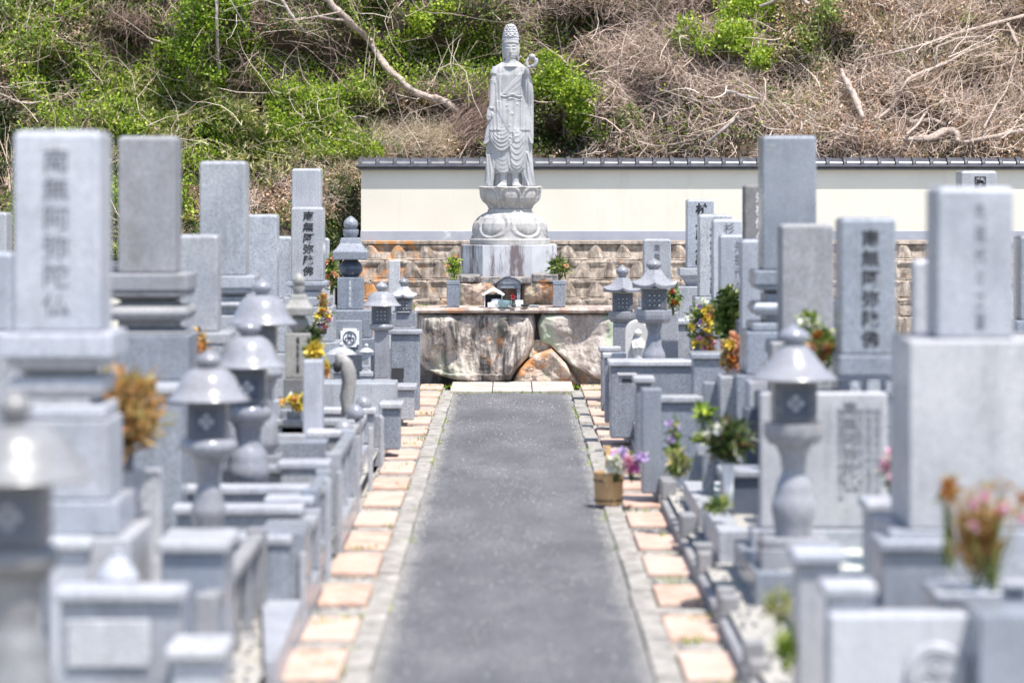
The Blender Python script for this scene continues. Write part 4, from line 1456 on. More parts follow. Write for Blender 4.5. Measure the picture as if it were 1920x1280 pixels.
lantern('small hexagonal lantern with upturned eaves behind the pierced round one', 757, 26.4, (9, 520, 537), (28, 537, 559, .35), (16, 559, 583), (22, 583, 587),
        [(14, 587), (14, 612)], [(22, 650), (26, None)], 'lantern', style='hex', roofmat='light')
lantern('sharp hexagonal lantern on a square post at the right end of the altar', 1167, 27, (12, 496, 520), (42, 520, 549, .34), (19, 549, 584), (27, 583, 604),
        [(17, 604), (17, 668)], [(24, None)], 'lantern', style='hex')
lantern('hexagonal lantern with pierced box on a vase shaped shaft, right of the altar', 1226, 23.6, (15, 484, 507), (47, 505, 542, .32), (23.5, 542, 581), (35, 580, 606),
        [(16, 606), (15.5, 610), (11.5, 624), (15, 646), (22, 668), (20, 689)], [(30, 712), (40, None)], 'lantern', style='hex')
lantern('large blurred round lantern on a bottle shaped shaft, right side of the path', 1488, 13.4, (29, 608, 650), (83, 648, 714, .30), (40, 714, 792), (57, 791, 832),
        [(34, 832), (25, 858), (22, 880), (34, 915), (42, 950), (34, 1002)], [(62, 1020), (66, None)], 'lantern', style='concave', lat='cross')
lantern('mini lantern with a pointed round cap behind the low left wall', 221, 10.3, (10, 1026, 1042), (41, 1040, 1088, .2), (24, 1088, 1102), (28, 1102, 1112), [(20, 1112), (20, 1150)], [(26, None)], 'light', style='umbrella')
lantern('low umbrella roofed lantern in a dark recess, left of the rocks', 640, 24.0, (5, 640, 651), (29, 650, 665, .18), (11, 665, 680), (15, 680, 684), [(9, 684), (9, 690)], [(18, 700), (14, None)], 'light', style='umbrella', zg=.14)
lantern('slim mini lantern with a glazed box beside the low umbrella roofed one', 687, 24.0, (4, 643, 652), (14.5, 651, 660, .18), (8, 660, 690), (9, 690, 692), [(7, 692), (9, 696)], [(13, 706), (11, None)], 'light', style='umbrella', zg=.14)
lantern('blurred small lantern cap with round ball between the left gravestones', 341, 15.6, (9, 740, 752), (22, 752, 790, .8), (19, 790, 822), (24, 822, 832), [(18, 832), (18, 860)], [(26, None)], 'light')

# ---- five ring tower
def gorinto(label, cx, Z, spec, mat, zg=.1, text=None):
    k = Z / F; X = (cx - 960) * k; z = lambda y: zg - .01 if y is None else 2 + (362 - y) * k
    Yc = Z + .1
    root = thing('five_ring_tower', label, 'five ring tower', (X, Yc, zg))
    m = MATS[mat]; (jw, ja, jb), (bw, ba, bb), (rw, ra, rb), (sw, sa, sb), (cw, ca, cb) = spec
    G().lathe(X, Yc, [(jw * k * r, z(ja + (jb - ja) * t)) for r, t in ((.6, 1), (.9, .8), (1, .6), (.93, .4), (.6, .2), (.2, .05), (.02, 0))], 32).build('jewel', m, root, smooth=True)
    G().lathe(X, Yc, [(bw * k * r, z(ba + (bb - ba) * t)) for r, t in ((.72, 1), (.92, .6), (1, .2), (.95, 0))], 32).build('bowl', m, root, smooth=True, auto=50)
    pr = [(1, 1), (1.02, .62), (.84, .5), (.62, .25), (.56, 0)]
    G().rect(X, Yc, [(rw * k * r * .94, rw * k * r * .94, z(ra + (rb - ra) * t)) for r, t in pr]).build('roof', m, root, bevel=.008)
    G().lathe(X, Yc, [(sw * k * max(.55, math.sin(math.pi * (.15 + .70 * t))), z(sb + (sa - sb) * t)) for t in np.linspace(0, 1, 14)], 40).build('sphere', GR['dark'] if mat != 'lantern_old' else m, root, smooth=True)
    G().rect(X, Yc, [(cw * k, cw * k, z(cb)), (cw * k, cw * k, z(ca))]).build('cube', m, root, bevel=.008)
    if text: text_obj('inscription', text[0], X, Yc - cw * k, z(text[1]), (text[2] - text[1]) * k / len(text[0]), text[3], root, squeeze=.5)
    return root, X, Yc, k, z
root, X, Yc, k, z = gorinto('sharp grey five ring tower with dark sphere left of the beige wall', 656.5, 25.2,
    ((14, 405, 431), (15, 430, 447), (34, 446, 487), (23, 486, 522), (24, 520, 580)), 'blue', text=('南無阿弥陀', 526, 576, M_inkpale))
g = G(); g.box(X - 40 * k, X + 40 * k, Yc - .25, Yc + .2, z(632), z(580) - .001); g.build('pedestal', MATS['blue'], root, bevel=.01)
g = G(); g.box(X - 58 * k, X + 62 * k, Yc - .3, Yc + .25, .09, z(632) - .001); g.build('base', MATS['blue'], root, bevel=.01)
Zf = Yc - .36
g = G(); g.box(X - 24 * k, X + 25 * k, Zf, Yc - .302, z(668), z(598)); g.build('front_block', MATS['blue'], root, bevel=.008)
crest(root, 656, 633, 16, Zf)
root, X, Yc, k, z = gorinto('small weathered brownish five ring tower on a dark inscribed block, left side', 558, 19.2,
    ((12, 512, 538), (12, 537, 554), (28, 553, 592), (19, 590, 626), (24, 625, 709)), 'lantern_old', text=('橋本家之墓', 632, 700, M_ink))
g = G(); g.box(X - 26 * k, X + 26 * k, Yc - .12, Yc + .14, z(748), z(709) - .001); g.build('base', MATS['older'], root, bevel=.01)
g = G(); g.box(X - 44 * k, X + 44 * k, Yc - .22, Yc + .2, .09, z(748) - .001); g.build('foot', MATS['mid'], root, bevel=.01)

# ---- low plot walls, posts, blocks (all in photo pixels at their distance)
def wall(label, x0, x1, yt, Z, thick=.13, mat='mid', cap=None, yb=None, zg=.09, name='plot_wall', cat='plot wall', inset=None, group='low granite walls between the plots', posts=()):
    k = Z / F; X0, X1 = (x0 - 960) * k, (x1 - 960) * k
    z = lambda y: 2 + (362 - y) * k
    root = thing(name, label, cat, ((X0 + X1) / 2, Z + thick / 2, zg), group)
    zt = z(yt); zb = zg - .02 if yb is None else z(yb)
    c = .045 if cap else 0
    G().box(X0, X1, Z, Z + thick, zb, zt - c - (.001 if c else 0)).build('panel', MATS[mat], root, bevel=.010)
    if c: G().box(X0 - .02, X1 + .02, Z - .025, Z + thick + .025, zt - c, zt).build('coping', MATS[cap], root, bevel=.012, seg=3)
    for a, b, yp in posts:
        G().box((a - 960) * k, (b - 960) * k, Z - .03, Z + thick + .03, zb, z(yp)).build('post', MATS[mat], root, bevel=.012, seg=3)
    if inset:
        a, b, c_, d, m = inset
        G().box((a - 960) * k, (b - 960) * k, Z - .014, Z - .001, z(d), z(c_)).build('raised_field', MATS[m], root, bevel=.03, seg=4)
    return root
# left
wall('nearest low left wall with pale coping and a rounded raised field', 112, 336, 1102, 9.6, cap='light', mat='mid', inset=(126, 282, 1160, 1250, 'light'))
wall('blurred square granite block with pale top in front of the left railing', 303, 420, 1014, 11.0, thick=.40, cap='light', mat='blue')
wall('low pale block at the bottom edge of the photo, left of the orange slabs', 322, 412, 1212, 9.3, thick=.25, mat='light', zg=.05, cap='light')
wall('blurred grey wall block right of the tall slab, between two copings on the left', 484, 570, 996, 13.0, thick=.5, cap=None, mat='blue', zg=.1)
wall('tall plain blurred slab under the dry orange plant, left side', 205, 300, 880, 12.3, thick=.10, mat='light')
for i, (x0, x1, yt, Z, m, cp) in enumerate(((330, 560, 948, 14.0, 'mid', 'light'), (300, 600, 911, 15.0, 'mid', 'light'), (290, 612, 873, 16.05, 'light', 'mid'), (470, 640, 815, 17.9, 'blue', 'mid'),
        (440, 660, 786, 19.0, 'mid', 'mid'), (520, 700, 765, 20.6, 'mid', 'light'))):
    lab = ['first', 'second', 'third', 'fourth', 'fifth', 'sixth'][i]
    wall(f'low granite cross wall behind the left fence, {lab} counted away from the tall slab', x0, x1, yt, Z, cap=cp, mat=m)
wl = wall('blue granite block with a white crest plate at its top, middle of the left side', 474, 612, 828, 17.3, thick=.3, mat='blue', group='granite blocks with crest plates')
crest(wl, 502, 862, 17, 17.3)
wl = wall('wide blue granite block with white crest plate under the weathered tall gravestone', 170, 340, 722, 14.6, thick=.3, mat='blue', cap='light', group='granite blocks with crest plates')
crest(wl, 262, 772, 28, 14.6)
wall('long low kerb wall across the far left plot, by the boulders', 452, 742, 718, 23.0, thick=.45, mat='mid', zg=.05)
wall('dark speckled fence panel beside the lantern post at the rock edge', 733, 787, 618, 25.3, thick=.12, mat='blue', cap='mid', posts=())
G2 = G().box((735 - 960) * 25.26 / F, (757 - 960) * 25.26 / F, 25.25, 25.29, 2 + (362 - 710) * 25.26 / F, 2 + (362 - 690) * 25.26 / F)
o = G2.build('wall_opening_shade', M_hole_shade, bpy.data.objects[[o.name for o in bpy.data.objects if o.get('label', '').startswith('dark speckled fence')][0]])  # flat dark plate paints the shade of the notch
wall('small granite block under the hexagonal lantern by the rocks', 733, 780, 586, 26.9, thick=.35, mat='blue')
wall('narrow upright stone behind the lanterns against the retaining wall', 728, 750, 488, 28.2, thick=.10, mat='light', name='stone_post', cat='stone post', group=None)
wall('slim plain stone post left of the curved stone', 568, 604, 676, 18.0, thick=.2, mat='light', name='stone_post', cat='stone post', group=None)
wall('low blue granite block at the inner end of the left kerb wall', 716, 750, 755, 21.4, thick=.25, mat='blue', cap='light')
wall('low end block where the left kerb meets the orange slabs', 738, 776, 722, 24.2, thick=.3, mat='mid', cap='light')
wall('blue block of the pansy box left of the slim post', 526, 600, 768, 19.0, thick=.25, mat='blue')
wall('wide stepped granite base filling the plot behind the lantern row', 210, 470, 800, 18.2, thick=.5, mat='mid', cap='light')
wall('dark low panel painted as the shade of the recess behind the two mini lanterns', 606, 712, 664, 24.55, thick=.08, mat='dark')  # dark panel stands in for the shade of a recess
wall('blurred pedestal steps behind the nearest left lantern', 60, 200, 940, 12.0, thick=.5, mat='mid', cap='light')
wall('blurred low block with pale top at the foot of the left pedestal', 92, 160, 1010, 10.8, thick=.25, mat='light', cap='light')
# right
wall('granite kerb box at the foot of the right lanterns', 1145, 1318, 676, 22.4, thick=.3, mat='blue', cap='light')
wall('small granite end post stepping down at the far right kerb', 1127, 1160, 650, 25.2, thick=.14, mat='blue', cap='light', name='stone_post', cat='stone post', group=None)
wall('granite end post before the far right kerb box', 1134, 1170, 662, 23.9, thick=.14, mat='blue', cap='light', name='stone_post', cat='stone post', group=None)
wall('framed blue granite wall panel behind the shrub pot on the right', 1238, 1322, 742, 18.3, thick=.12, mat='blue', cap='mid', posts=((1203, 1240, 728), (1318, 1350, 716)))
wall('granite post behind the framed wall panel on the right', 1192, 1222, 706, 19.6, thick=.2, mat='blue', cap='light', name='stone_post', cat='stone post', group=None)
wall('tall plain block right of the framed panel, under the small bouquet', 1350, 1403, 706, 18.0, thick=.35, mat='mid', name='stone_post', cat='stone post', group=None)
wall('pale granite pillar block behind the big right lantern', 1404, 1440, 716, 16.9, thick=.3, mat='light', name='stone_post', cat='stone post', group=None)
wall('dark granite block left of the memorial tablet', 1396, 1426, 765, 16.3, thick=.2, mat='dark')
wall('low stepped wall behind the bouquet of pansies', 1300, 1420, 662, 21.0, thick=.3, mat='blue', cap='mid')
wall('granite urn block behind the vase shaped lantern', 1238, 1272, 586, 25.9, thick=.2, mat='mid')
wall('pedestal blocks behind the lanterns on the far right plot', 1255, 1325, 600, 26.3, thick=.4, mat='mid', cap='light')
wall('dark granite flower holder block beside the pansies', 1301, 1322, 632, 23.2, thick=.12, mat='dark', cap='mid')
wall('blurred front wall with rounded top and a round crest at the right bottom corner', 1556, 1830, 1152, 9.4, thick=.14, mat='light', cap=None, group='granite blocks with crest plates')
crest([o for o in bpy.data.objects if o.get('label', '').startswith('blurred front wall with rounded')][0], 1755, 1262, 62, 9.4, False)
wall('blurred front corner post with pale flat top, right bottom', 1496, 1578, 1032, 9.9, thick=.2, mat='light', cap='light', name='stone_post', cat='stone post', group=None)
wall('second blurred post left of the crest wall, right bottom', 1552, 1632, 1092, 9.5, thick=.12, mat='light', cap='light', name='stone_post', cat='stone post', group=None)
wall('bluish granite block under the pale gravestone base', 1655, 1780, 1012, 11.0, thick=.3, mat='blue', cap='mid')
wall('wide blurred block below the red flower spikes at the right edge', 1760, 1960, 1108, 9.9, thick=.3, mat='blue', cap='mid')
wall('blurred slanting stone wing at the right bottom edge', 1836, 1990, 1150, 9.2, thick=.3, mat='blue')
wall('small block at the foot of the pale gravestone base', 1630, 1700, 940, 12.2, thick=.25, mat='mid', cap='light')
wall('short dark block beside the shrub pot on the right', 1356, 1424, 880, 15.6, thick=.25, mat='dark', cap='mid')
wall('upright blue vase block left of the white flower vase', 1318, 1340, 846, 16.8, thick=.12, mat='blue')

# flat raised plot kerbs, seen from above on the right (x from the path edge, top height)
def flatkerb(label, x0, x1, y0, y1, zt, mat='mid', top=None):
    root = thing('plot_kerb', label, 'plot kerb', ((x0 + x1) / 2, (y0 + y1) / 2, .0), 'flat granite kerbs around the plots')
    w_ = .12
    g = G(); g.box(x0, x1, y0, y0 + w_, .0, zt); g.box(x0, x1, y1 - w_, y1, .0, zt); g.box(x0, x0 + w_, y0 + w_ + .001, y1 - w_ - .001, .0, zt); g.box(x1 - w_, x1, y0 + w_ + .001, y1 - w_ - .001, .0, zt)
    g.build('kerb_frame', MATS[mat], root, bevel=.008)
    G().box(x0 + w_ + .001, x1 - w_ - .001, y0 + w_ + .001, y1 - w_ - .001, .0, zt - (.03 if top is None else .0)).build('gravel_fill', M_gravel if top is None else top, root)
    return root
ordn = ['nearest', 'second', 'third', 'fourth', 'fifth', 'sixth', 'seventh']
M_lime = mat_concrete('mossy_pale_stone', (.40, .43, .37), (.56, .57, .52), 4, .15)
for i, (y0, y1, zt, m, x0) in enumerate(((9.3, 11.3, .08, 'light', 1.06), (11.6, 12.9, .17, 'blue', 1.22), (13.1, 14.4, .25, 'blue', 1.12), (14.6, 15.9, .27, 'light', 1.06), (16.1, 17.6, .22, 'light', 1.06), (19.4, 21.9, .16, 'mid', 1.0), (22.8, 25, .2, 'mid', .98))):
    flatkerb(f'flat gravel filled granite kerb right of the path, {ordn[i]} to the camera', x0, 2.6, y0, y1, zt, m, top=M_lime if i in (1, 2, 4) else None)
for i, (y0, y1, zt) in enumerate(((9.2, 10.7, .14), (11.1, 12.7, .22), (13.1, 14.8, .22), (15.1, 17.7, .22), (18.1, 20.3, .2), (20.6, 22.7, .2), (23.0, 26.4, .14))):
    flatkerb(f'flat granite kerb left of the path, {ordn[i]} to the camera', -2.7, -1.21 if i < 2 else -1.03, y0, y1, zt, 'mid')

def incense_box(label, cx, yt, yb, Z, hw):
    k = Z / F; X = (cx - 960) * k; z = lambda y: 2 + (362 - y) * k; h = hw * k
    root = thing('incense_box', label, 'incense box', (X, Z + h, z(yb)), 'stone incense boxes')
    G().box(X - h, X + h, Z, Z + 1.6 * h, z(yb), z(yt) - .02).build('body', MATS['mid'], root, bevel=.005)
    G().box(X - h * 1.15, X + h * 1.15, Z - .02, Z + 1.7 * h, z(yt) - .019, z(yt)).build('lid', MATS['light'], root, bevel=.005)
    G().box(X - h * .6, X + h * .6, Z - .003, Z - .001, z(yb) + .02, z(yt) - .04).build('opening', M_hole_shade, root)  # thin dark plate on the front paints the shaded opening
incense_box('small stone incense box with dark opening behind the big right lantern', 1414, 735, 775, 17.4, 16)
incense_box('small stone incense box beside the white crest block on the left', 318, 786, 826, 15.2, 14)
incense_box('dark mouthed incense box on the step behind the nearest left lantern', 168, 955, 1010, 11.6, 26)
incense_box('tiny incense box on the right kerb below the standing monk stone', 1176, 700, 722, 21.6, 16)
incense_box('incense box with dark opening under the pale block at the right edge', 1905, 1090, 1130, 9.6, 22)
# fences along the orange slabs
g = G(); g.loft([[(-.985, 11.3, zz), (-.935, 11.3, zz), (-.96, 12.95, zz), (-1.14, 12.95, zz)] for zz in (-.02, .15)])
tag(g.build('kerb_wedge', MATS['light'], None, bevel=.008), 'pale tapering flat kerb top beside the nearest orange slabs on the left', 'kerb stone')
def fence(label, X, y0, y1, h, n, mat='mid', ball=False, rail=True, bars=True, side=-1, zk=.10):
    root = thing('stone_fence', label, 'stone fence', (X, (y0 + y1) / 2, 0), 'low granite fences beside the orange slabs')
    m = MATS[mat]
    G().box(X - .05, X + .045, y0, y1, -.02, zk).build('kerb', m, root, bevel=.006)
    for y in (y0 + .05, y1 - .05):
        G().box(X - .045, X + .042, y - .045, y + .045, zk - .001, h + .02).build('post', m, root, bevel=.01)
        if ball:
            G().lathe(X, y, [(.02, h + .02), (.055, h + .03), (.062, h + .065), (.05, h + .10), (.02, h + .125), (.003, h + .13)], 20).build('finial', MATS['lantern'], root, smooth=True)
    if rail:
        G().box(X - .035, X + .032, y0 + .096, y1 - .096, h - .05, h).build('rail', m, root, bevel=.01)
    if bars:
        for k in range(n):
            y = y0 + (y1 - y0) * (k + 1) / (n + 1)
            G().box(X - .022, X + .02, y - .022, y + .022, zk - .001, h - .051).build('bar', m, root, bevel=.006)
    return root
for i, (y0, y1, h, n, ball, X_, bars, mt, zk) in enumerate(((10.7, 12.9, .47, 3, False, -1.15, True, 'old', .10), (13.2, 14.3, .40, 1, False, -1.0, True, 'mid', .12), (14.5, 15.6, .47, 2, False, -1.03, True, 'blue', .16), (15.9, 17.5, .53, 2, False, -1.0, True, 'mid', .14),
        (17.7, 19.1, .46, 2, True, -1.05, True, 'old', .22), (19.3, 20.7, .40, 3, True, -1.08, True, 'light', .18), (21.0, 22.4, .34, 1, False, -1.0, False, 'mid', .12), (23.4, 25.8, .24, 2, False, -.99, False, 'old', .10))):
    fence(f'low granite fence left of the path, {(ordn + ["farthest"])[i]} to the camera' + (', with ball finials' if ball else ''), X_, y0, y1, h, n, mat=mt, ball=ball, rail=bars, bars=True, zk=zk)
# slim outer posts standing on the slab side of the left kerbs
for k_, (y, h) in enumerate(((12.98, .36), (14.75, .52), (15.75, .46), (17.6, .50), (19.2, .42), (20.85, .36), (22.6, .34), (24.6, .30))):
    g = G(); g.box(-.972, -.940, y, y + .035, -.02, h)
    o = g.build('slim_post', MATS['light'], None, bevel=.006)
    tag(o, f'slim pale stone post beside the left orange slabs, {(ordn + ["farthest"])[k_]} to the camera', 'post', 'slim posts along the left slabs')
for k_, (y, w0, h) in enumerate(((12.95, .26, .44), (14.38, .22, .46), (15.68, .26, .52), (17.58, .24, .53), (19.15, .26, .47), (20.8, .22, .42))):
    root = thing('gate_post', f'squat capped granite gate post between the left fences, {ordn[k_]} to the camera', 'gate post', (-1.14, y, 0), 'capped posts between the left fences')
    G().box(-1.02 - w0, -1.02, y, y + .2, 0, h - .045).build('shaft', MATS[['blue', 'mid', 'mid', 'old', 'mid', 'blue'][k_]], root, bevel=.01)
    G().box(-1.035 - w0, -1.005, y - .015, y + .215, h - .044, h).build('cap', MATS['light'], root, bevel=.012, seg=3)
for i, (y0, y1, h) in enumerate(((9.4, 11.4, .12), (11.6, 13.0, .15), (13.1, 14.5, .16), (14.6, 16.0, .18), (16.1, 18.0, .17), (18.2, 21.0, .16), (21.2, 24.4, .2), (24.6, 27.6, .22))):
    fence(f'ankle high brownish kerb fence right of the path, {(ordn + ["farthest"])[i]} to the camera', .99, y0, y1, h, 2, mat='old', side=1, bars=False, rail=i > 5, zk=.07)
# ---- curved weathered stone on the left
def horn():
    Z = 19.8
    root = thing('curved_stone', 'rough curved grey stone horn rising from the low posts on the left', 'carved stone', W(650, 770, Z))
    pts = [(650, 790, 11), (651, 765, 11.5), (653, 740, 12.5), (654, 715, 13), (653, 697, 13.5), (648, 683, 13.5), (640, 673, 11), (632, 668, 6.5), (627, 666, 2)]
    P = [W(a, b, Z) for a, b, r in pts]
    g = G(); g.tube(P, [r * Z / F for a, b, r in pts], 20)
    vs = []
    for x, y, zz in g.v:
        d = mnoise.fractal((x * 14, y * 14, zz * 14), 1, 2, 4) * .02
        vs.append((x + d, y + d, zz + d))
    g.v = vs
    g.build('horn', MATS['lantern_old'], root, smooth=True)
    P2 = [W(636, 677, Z - .035), W(633, 687, Z - .03), W(631, 697, Z - .02)]
    G().tube(P2, [.028, .035, .02], 12).build('mouth', M_hole_shade, root, smooth=True)  # dark tube paints the shade inside the mouth
horn()

# ---- jizo relief stone
def jizo():
    Z = 24.9; k = Z / F
    root = thing('carved_stone', 'pale rounded stone with a small standing monk figure in relief beside the vase shaped lantern', 'carved stone', W(1196, 680, Z))
    g = G(); pts = []
    for i in range(25):
        a = math.pi * i / 24
        pts.append((1194 + 23 * math.cos(a), 628 - 28 * math.sin(a)))
    pts += [(1171, 692), (1217, 692)]
    f_ = [tuple(W(x, y, Z)) for x, y in pts]; b_ = [(p[0], p[1] + .12, p[2]) for p in f_]
    g.loft([b_, f_]); g.build('slab', MATS['pale'], root, bevel=.012)
    g = G(); X = W(1196, 0, Z).x
    z = lambda y: 2 + (362 - y) * k
    rings = []
    for y, hw, hd in ((690, 9, 8), (675, 9.5, 8), (660, 10.5, 9), (648, 11.5, 10), (638, 11, 9), (633, 7, 6), (630, 3.5, 4)):
        rings.append([(X + hw * k * math.cos(a), Z - .01 - max(-.2, math.sin(a)) * hd * k, z(y)) for a in np.linspace(0, 2 * math.pi, 24, endpoint=False)])
    g.loft(rings)
    g.tube([(X - 10 * k, Z - .03, z(640)), (X - 9 * k, Z - .06, z(652)), (X - 1 * k, Z - .065, z(650))], [.014, .013, .011], 10)
    g.tube([(X + 10 * k, Z - .03, z(640)), (X + 9 * k, Z - .06, z(652)), (X + 1 * k, Z - .065, z(650))], [.014, .013, .011], 10)
    g.lathe(X, Z - .025, [(max(.002, 7.4 * k * math.sin(math.pi * t)), z(632 - 16 * t)) for t in np.linspace(0, 1, 14)], 20)
    g.build('figure', MATS['pale'], root, smooth=True)
    G().box(X - .14, X + .14, Z - .1, Z + .2, .09, z(692)).build('base', MATS['mid'], root, bevel=.01)
jizo()

# ---- things on the altar ledge
ZA = 29.75; kA = ZA / F; ZT = W(0, 577, 29.62).z + .004
zA = lambda y: 2 + (362 - y) * kA
for cx, lb in ((849.5, 'square granite flower post on the ledge, left of the altar arch'), (1048.5, 'square granite flower post on the ledge, right of the altar arch')):
    X = W(cx, 0, ZA).x; h = 11.8 * kA
    root = thing('flower_post', lb, 'stone post', (X, ZA + h, ZT), 'square granite flower posts')
    G().box(X - h, X + h, ZA, ZA + 2 * h, ZT, zA(534)).build('shaft', MATS['blue'], root, bevel=.006)
    G().box(X - h - .003, X + h + .003, ZA - .003, ZA + 2 * h + .003, zA(534) + .001, zA(526)).build('cap', MATS['blue'], root, bevel=.006)
def arch():
    Z = 30.05; k = Z / F; z = lambda y: 2 + (362 - y) * k; X = W(954.5, 0, Z).x
    root = thing('altar_arch', 'small grey stone arch with curved top standing behind the white candle box', 'stone arch', (X, Z + .05, ZT))
    m = MATS['blue']
    for s in (-1, 1):
        a, b = sorted((X + s * 14.5 * k, X + s * 21 * k))
        G().box(a, b, Z, Z + .12, ZT, z(541)).build('post', m, root, bevel=.004)
    G().box(X - 22 * k, X + 22 * k, Z - .01, Z + .14, z(541) + .001, z(531)).build('beam', m, root, bevel=.004)
    g = G(); top = [(-24, 532), (-17, 526), (-9, 520.5), (0, 519), (9, 520.5), (17, 526), (24, 532)]
    f_ = [(X + a * k, Z - .02, z(b)) for a, b in top]
    g.loft([f_, [(x, y + .18, q) for x, y, q in f_]]); g.build('pediment', MATS['light'], root, bevel=.004)
    g = G()
    g.tube([(X + a * k, Z - .03, z(b)) for a, b in top], .010, 8); g.build('pediment_edge', MATS['dark'], root, smooth=True)
arch()
def candle_box():
    Z = 29.66; k = Z / F; z = lambda y: 2 + (362 - y) * k; X = W(925, 0, Z).x
    root = thing('candle_box', 'small white metal candle box with a gabled roof and open dark front on the ledge', 'candle box', (X, Z + .06, ZT))
    for s in (-1, 1):
        a, b = sorted((X + s * 15.5 * k, X + s * 16.6 * k))
        G().box(a, b, Z, Z + .14, ZT, z(553)).build('side', M_white, root)
    G().box(X - 15.4 * k, X + 15.4 * k, Z + .13, Z + .14, ZT, z(553)).build('back', M_hole_shade, root)
    top = [(-21, 552), (-19, 554.5), (-9, 549), (0, 545), (9, 549), (19, 554.5), (21, 552), (10, 544.5), (3, 540.5), (0, 539.5), (-3, 540.5), (-10, 544.5)]
    f_ = [(X + a * k, Z - .03, z(b)) for a, b in top]
    G().loft([f_, [(x, y + .2, q) for x, y, q in f_]]).build('roof', M_white, root)
    G().lathe(X + .03, Z + .05, [(.055, ZT), (.06, ZT + .06), (.045, ZT + .085), (.001, ZT + .088)], 24).build('candle_holder', M_white, root, smooth=True)
    G().box(X - .06, X + .07, Z - .005, Z + .02, ZT, ZT + .05).build('front_plate', M_white, root, bevel=.004)
candle_box()
M_celadon = flat('celadon_glaze', (.30, .46, .47), .2)
M_bowl = flat('dark_bronze', (.055, .055, .05), .4)
def bowl(name, label, cx, yt, yb, hw, m, Z=29.6):
    k = Z / F; X = W(cx, 0, Z).x; t = 2 + (362 - yt) * k; r = hw * k; h = t - ZT
    pr = [(.55, 0), (.62, .05), (.85, .3), (.98, .65), (1, .95), (1.02, 1), (.94, 1), (.85, .6), (.3, .4), (.01, .38)]
    g = G(); g.lathe(X, Z + r, [(a * r, ZT + b * h) for a, b in pr], 36)
    o = g.build(name, m, None, smooth=True, auto=50)
    tag(o, label, name.replace('_', ' '))
bowl('incense_bowl', 'pale blue green glazed incense bowl on the altar ledge', 946.5, 564, 579, 13.5, M_celadon)
bowl('dark_bowl', 'low dark bronze bowl at the right of the altar vessels', 984.5, 571, 579, 8.2, M_bowl)
def vase_red():
    Z = 29.58; k = Z / F; X = W(963, 0, Z).x
    root = thing('vase', 'small dark vase holding one red flower on the altar ledge', 'vase', (X, Z + .03, ZT))
    G().lathe(X, Z + .03, [(a * k, ZT + b * k) for a, b in ((3.2, 0), (4.6, 3), (4, 6), (2, 9), (1.8, 11), (2.8, 14), (2, 14))], 20).build('body', M_bowl, root, smooth=True)
    V, Fc, t = leaves_mesh(np.array([[X, Z + .03, ZT + 20 * k]]).repeat(40, 0) + rng.normal(size=(40, 3)) * .008, .03, .02, None, 1, 3)
    fast('blossom', V, Fc, PETM['red'], t, root)
    G().tube([(X, Z + .03, ZT + 12 * k), (X, Z + .03, ZT + 20 * k)], .003, 6).build('stem', L_mid, root)
vase_red()
g = G().box(W(966, 0, 29.9).x, W(981, 0, 29.9).x, 29.9, 29.96, ZT, W(0, 563, 29.9).z)
tag(g.build('offering_box', flat('offering_paint', (.62, .70, .74)), None, bevel=.004), 'small pale box behind the red flower vase on the ledge', 'box')
for i in range(5):
    x = W(954 + 3.6 * i, 0, 29.5).x
    g = G(); g.lathe(x, 29.63 + .01 * (i % 2), [(.004, ZT), (.008, ZT + .02), (.002, ZT + .035)], 8)
    tag(g.build('offering_cup', M_white, None, smooth=True), 'tiny white offering cup at the front of the altar ledge', 'cup', 'tiny white cups on the altar ledge')
g = G().box(W(992, 0, 29.7).x, W(1010, 0, 29.7).x, 29.7, 29.8, ZT, ZT + .02)
tag(g.build('incense_tray', MATS['mid'], None, bevel=.003), 'thin flat grey tray on the ledge right of the dark bowl', 'tray')

# ---- wooden bucket
def bucket():
    Zc = 18.05; k = Zc / F; X = W(1141, 0, Zc).x
    root = thing('wooden_bucket', 'light wooden water bucket with an upright handle standing on the right kerb', 'bucket', (X, Zc, .03))
    mw, t, b = new_mat('bucket_wood')
    v = coords(t, 'Object', (1, 1, 1))
    wv = noise(t, coords(t, 'Object', (60, 60, 3)), 1, 4)
    t.links.new(ramp(t, wv, [(.3, (.42, .24, .10)), (.7, (.62, .40, .19))]), b.inputs['Base Color'])
    b.inputs['Roughness'].default_value = .55
    zt = 2 + (362 - 884) * k
    r0, r1 = 25.5 * k, 28.5 * k
    g = G(); g.lathe(X, Zc, [(r0 * .9, .03), (r0, .032), (r1, zt), (r1 * .88, zt), (r0 * .85, .06), (.01, .055)], 48); g.build('staves', mw, root, smooth=True, auto=40)
    mh = flat('bucket_hoop', (.10, .065, .03), .5)
    for f_ in (.10, .72):
        rr = r0 + (r1 - r0) * f_ + .003; zz = .03 + (zt - .03) * f_
        G().lathe(X, Zc, [(rr, zz), (rr + .003, zz + .003), (rr + .003, zz + .010), (rr, zz + .013)], 48).build('hoop', mh, root, smooth=True)
    xh = W(1139, 0, Zc).x
    G().box(xh - 5 * k, xh + 5 * k, Zc - r1 - .004, Zc - r1 + .018, zt - .10, 2 + (362 - 833) * k).build('handle', mw, root, bevel=.006)
    G().box(xh - 9 * k, xh + 9 * k, Zc - r1 - .006, Zc - r1 - .0045, zt - .055, zt - .02).build('clip', mw, root)
    return X, Zc, zt
BX, BY, BZ = bucket()

